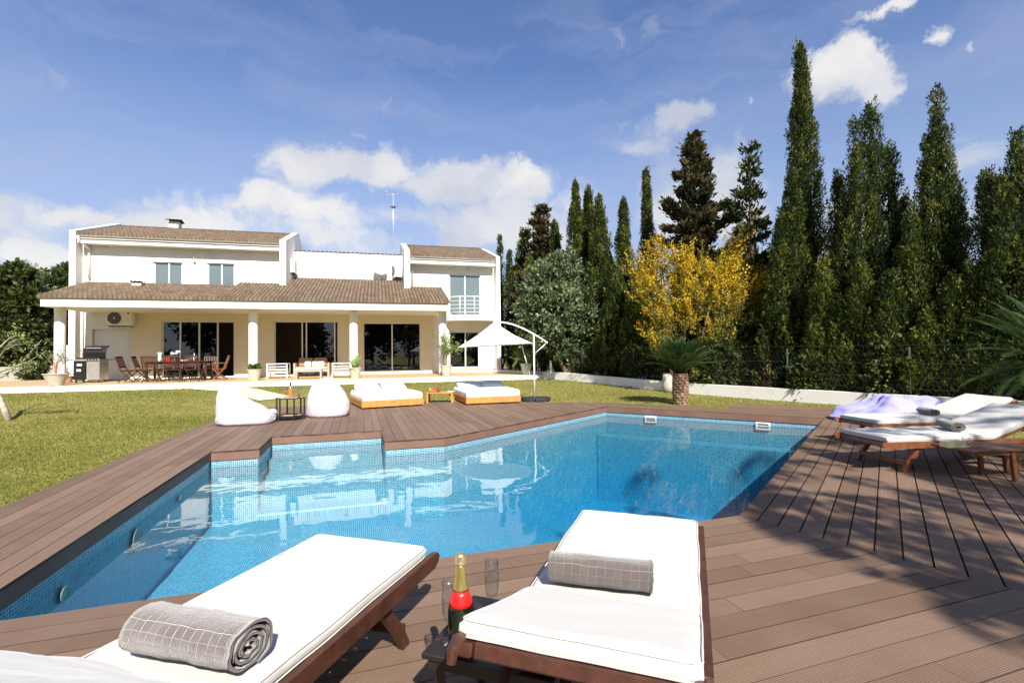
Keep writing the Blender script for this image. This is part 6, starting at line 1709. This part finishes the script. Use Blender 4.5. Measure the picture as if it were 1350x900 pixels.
BL = [(300, 305, 330, 42, .60), (650, 300, 190, 60, .66), (900, 270, 220, 90, .50), (440, 212, 62, 26, 1.0), (505, 222, 40, 30, 1.0), (395, 205, 30, 12, .7), (465, 180, 18, 10, .55), (345, 262, 28, 20, .85), (590, 245, 75, 35, .9), (690, 235, 50, 30, .95), (640, 285, 80, 35, .8), (560, 290, 90, 30, .7), (150, 292, 150, 26, .68), (40, 330, 130, 34, .55), (420, 285, 120, 28, .62), (250, 320, 250, 40, .45),
      (900, 150, 42, 24, .85), (860, 185, 40, 18, .45), (1105, 95, 70, 48, .95), (1060, 70, 24, 26, .5), (1145, 120, 40, 30, .6), (1235, 40, 48, 22, .8), (1285, 62, 26, 10, .5), (1180, 5, 60, 12, .7), (995, 136, 9, 9, .6), (760, 260, 60, 40, .55), (870, 260, 120, 45, .42), (1010, 250, 80, 60, .42), (1230, 270, 120, 70, .50), (1100, 330, 150, 60, .5)]
acc = None
for px, py, rx, ry, s in BL:
    a0, e0 = azel(px, py); ax, _ = azel(px+rx, py); _, ey = azel(px, py-ry)
    sx = abs(ax-a0); sy = abs(ey-e0)
    dx = math_(nt, 'MULTIPLY', math_(nt, 'SUBTRACT', az, a0), 1/sx); dy = math_(nt, 'MULTIPLY', math_(nt, 'SUBTRACT', el, e0), 1/sy)
    g_ = math_(nt, 'MULTIPLY', math_(nt, 'EXPONENT', math_(nt, 'MULTIPLY', math_(nt, 'ADD', math_(nt, 'MULTIPLY', dx, dx), math_(nt, 'MULTIPLY', dy, dy)), -1.)), s)
    acc = g_ if acc is None else math_(nt, 'MAXIMUM', acc, g_)
# generic clouds elsewhere (behind the camera)
gn = nt.nodes.new('ShaderNodeTexNoise'); gn.inputs['Scale'].default_value = 2.2; gn.inputs['Detail'].default_value = 3; lk(nt, dv, gn.inputs['Vector'])
behind = math_(nt, 'MULTIPLY', math_(nt, 'LESS_THAN', sp.outputs[1], -.05), ramp(nt, gn.outputs['Fac'], [(.45, 0.), (.65, .8)]))
acc = math_(nt, 'MAXIMUM', acc, behind)
dens = math_(nt, 'ADD', math_(nt, 'MULTIPLY', acc, .96), math_(nt, 'MULTIPLY', math_(nt, 'SUBTRACT', fine, .5), 1.9))
mask = ramp(nt, dens, [(.24, 0.), (.38, .36), (.54, .85), (.85, 1.)])
# thin cirrus
cm = nt.nodes.new('ShaderNodeMapping'); cm.inputs['Scale'].default_value = (1.3, 7.0, 1); cm.inputs['Rotation'].default_value = (0, 0, R(-14)); lk(nt, cb.outputs[0], cm.inputs['Vector'])
cn = nt.nodes.new('ShaderNodeTexNoise'); cn.inputs['Scale'].default_value = 1.8; cn.inputs['Detail'].default_value = 7; cn.inputs['Roughness'].default_value = .55; cn.inputs['Distortion'].default_value = .6; lk(nt, cm.outputs[0], cn.inputs['Vector'])
cir = math_(nt, 'MULTIPLY', ramp(nt, cn.outputs['Fac'], [(.42, 0.), (.76, 1.)]), .42)
# pale veil towards the horizon
veil = ramp(nt, sp.outputs[2], [(0., .8), (.22, .55), (.50, .0)])
SKYS = .078
skyc = nt.nodes.new('ShaderNodeVectorMath'); skyc.operation = 'MULTIPLY'; lk(nt, sky.outputs[0], skyc.inputs[0]); skyc.inputs[1].default_value = (.93, .96, 1.12)
shade = nt.nodes.new('ShaderNodeTexNoise'); shade.inputs['Scale'].default_value = 3.2; shade.inputs['Detail'].default_value = 5; shade.inputs['Distortion'].default_value = .4; lk(nt, cb.outputs[0], shade.inputs['Vector'])
CB = 1/SKYS
ccol = mixc(nt, ramp(nt, shade.outputs['Fac'], [(.35, 0.), (.62, 1.)]), (.29*CB, .31*CB, .37*CB), (.49*CB, .48*CB, .465*CB))
c1_ = mixc(nt, veil, skyc.outputs[0], (.25*CB, .29*CB, .38*CB))
c2_ = mixc(nt, cir, c1_, (.24*CB, .26*CB, .38*CB))
c3_ = mixc(nt, mask, c2_, ccol)
lk(nt, c3_, bg.inputs['Color']); bg.inputs['Strength'].default_value = SKYS
sl_ = bpy.data.lights.new('sun', 'SUN'); sl_.energy = 4.9; sl_.angle = R(.55); sl_.color = (1, .945, .86)
so = bpy.data.objects.new('sun', sl_); COL.objects.link(so); so.rotation_euler = sd.to_track_quat('Z', 'Y').to_euler(); so.location = (10, -20, 25)
cam = bpy.data.cameras.new('camera'); co = bpy.data.objects.new('camera', cam); COL.objects.link(co); SC.camera = co
cam.sensor_width = 36; cam.sensor_fit = 'HORIZONTAL'; cam.lens = F_/1350*36; cam.clip_start = .05; cam.clip_end = 3000
fw = Vector((0, math.cos(PI_), math.sin(PI_))); up_ = Vector((0, -math.sin(PI_), math.cos(PI_))); rt_ = Vector((1, 0, 0))
c_, s_ = math.cos(RO_), math.sin(RO_)
xr = rt_*c_+up_*s_; yr = up_*c_-rt_*s_
Mc = Matrix(((xr.x, yr.x, -fw.x, 0), (xr.y, yr.y, -fw.y, 0), (xr.z, yr.z, -fw.z, H_), (0, 0, 0, 1)))
co.matrix_world = Mc
SC.view_settings.view_transform = 'Standard'; SC.view_settings.look = 'None'; SC.view_settings.gamma = 1; SC.view_settings.exposure = .95
SC.cycles.max_bounces = 8; SC.cycles.diffuse_bounces = 3; SC.cycles.glossy_bounces = 4; SC.cycles.transparent_max_bounces = 16; SC.cycles.caustics_reflective = False; SC.cycles.caustics_refractive = False
SC.cycles.use_denoising = True
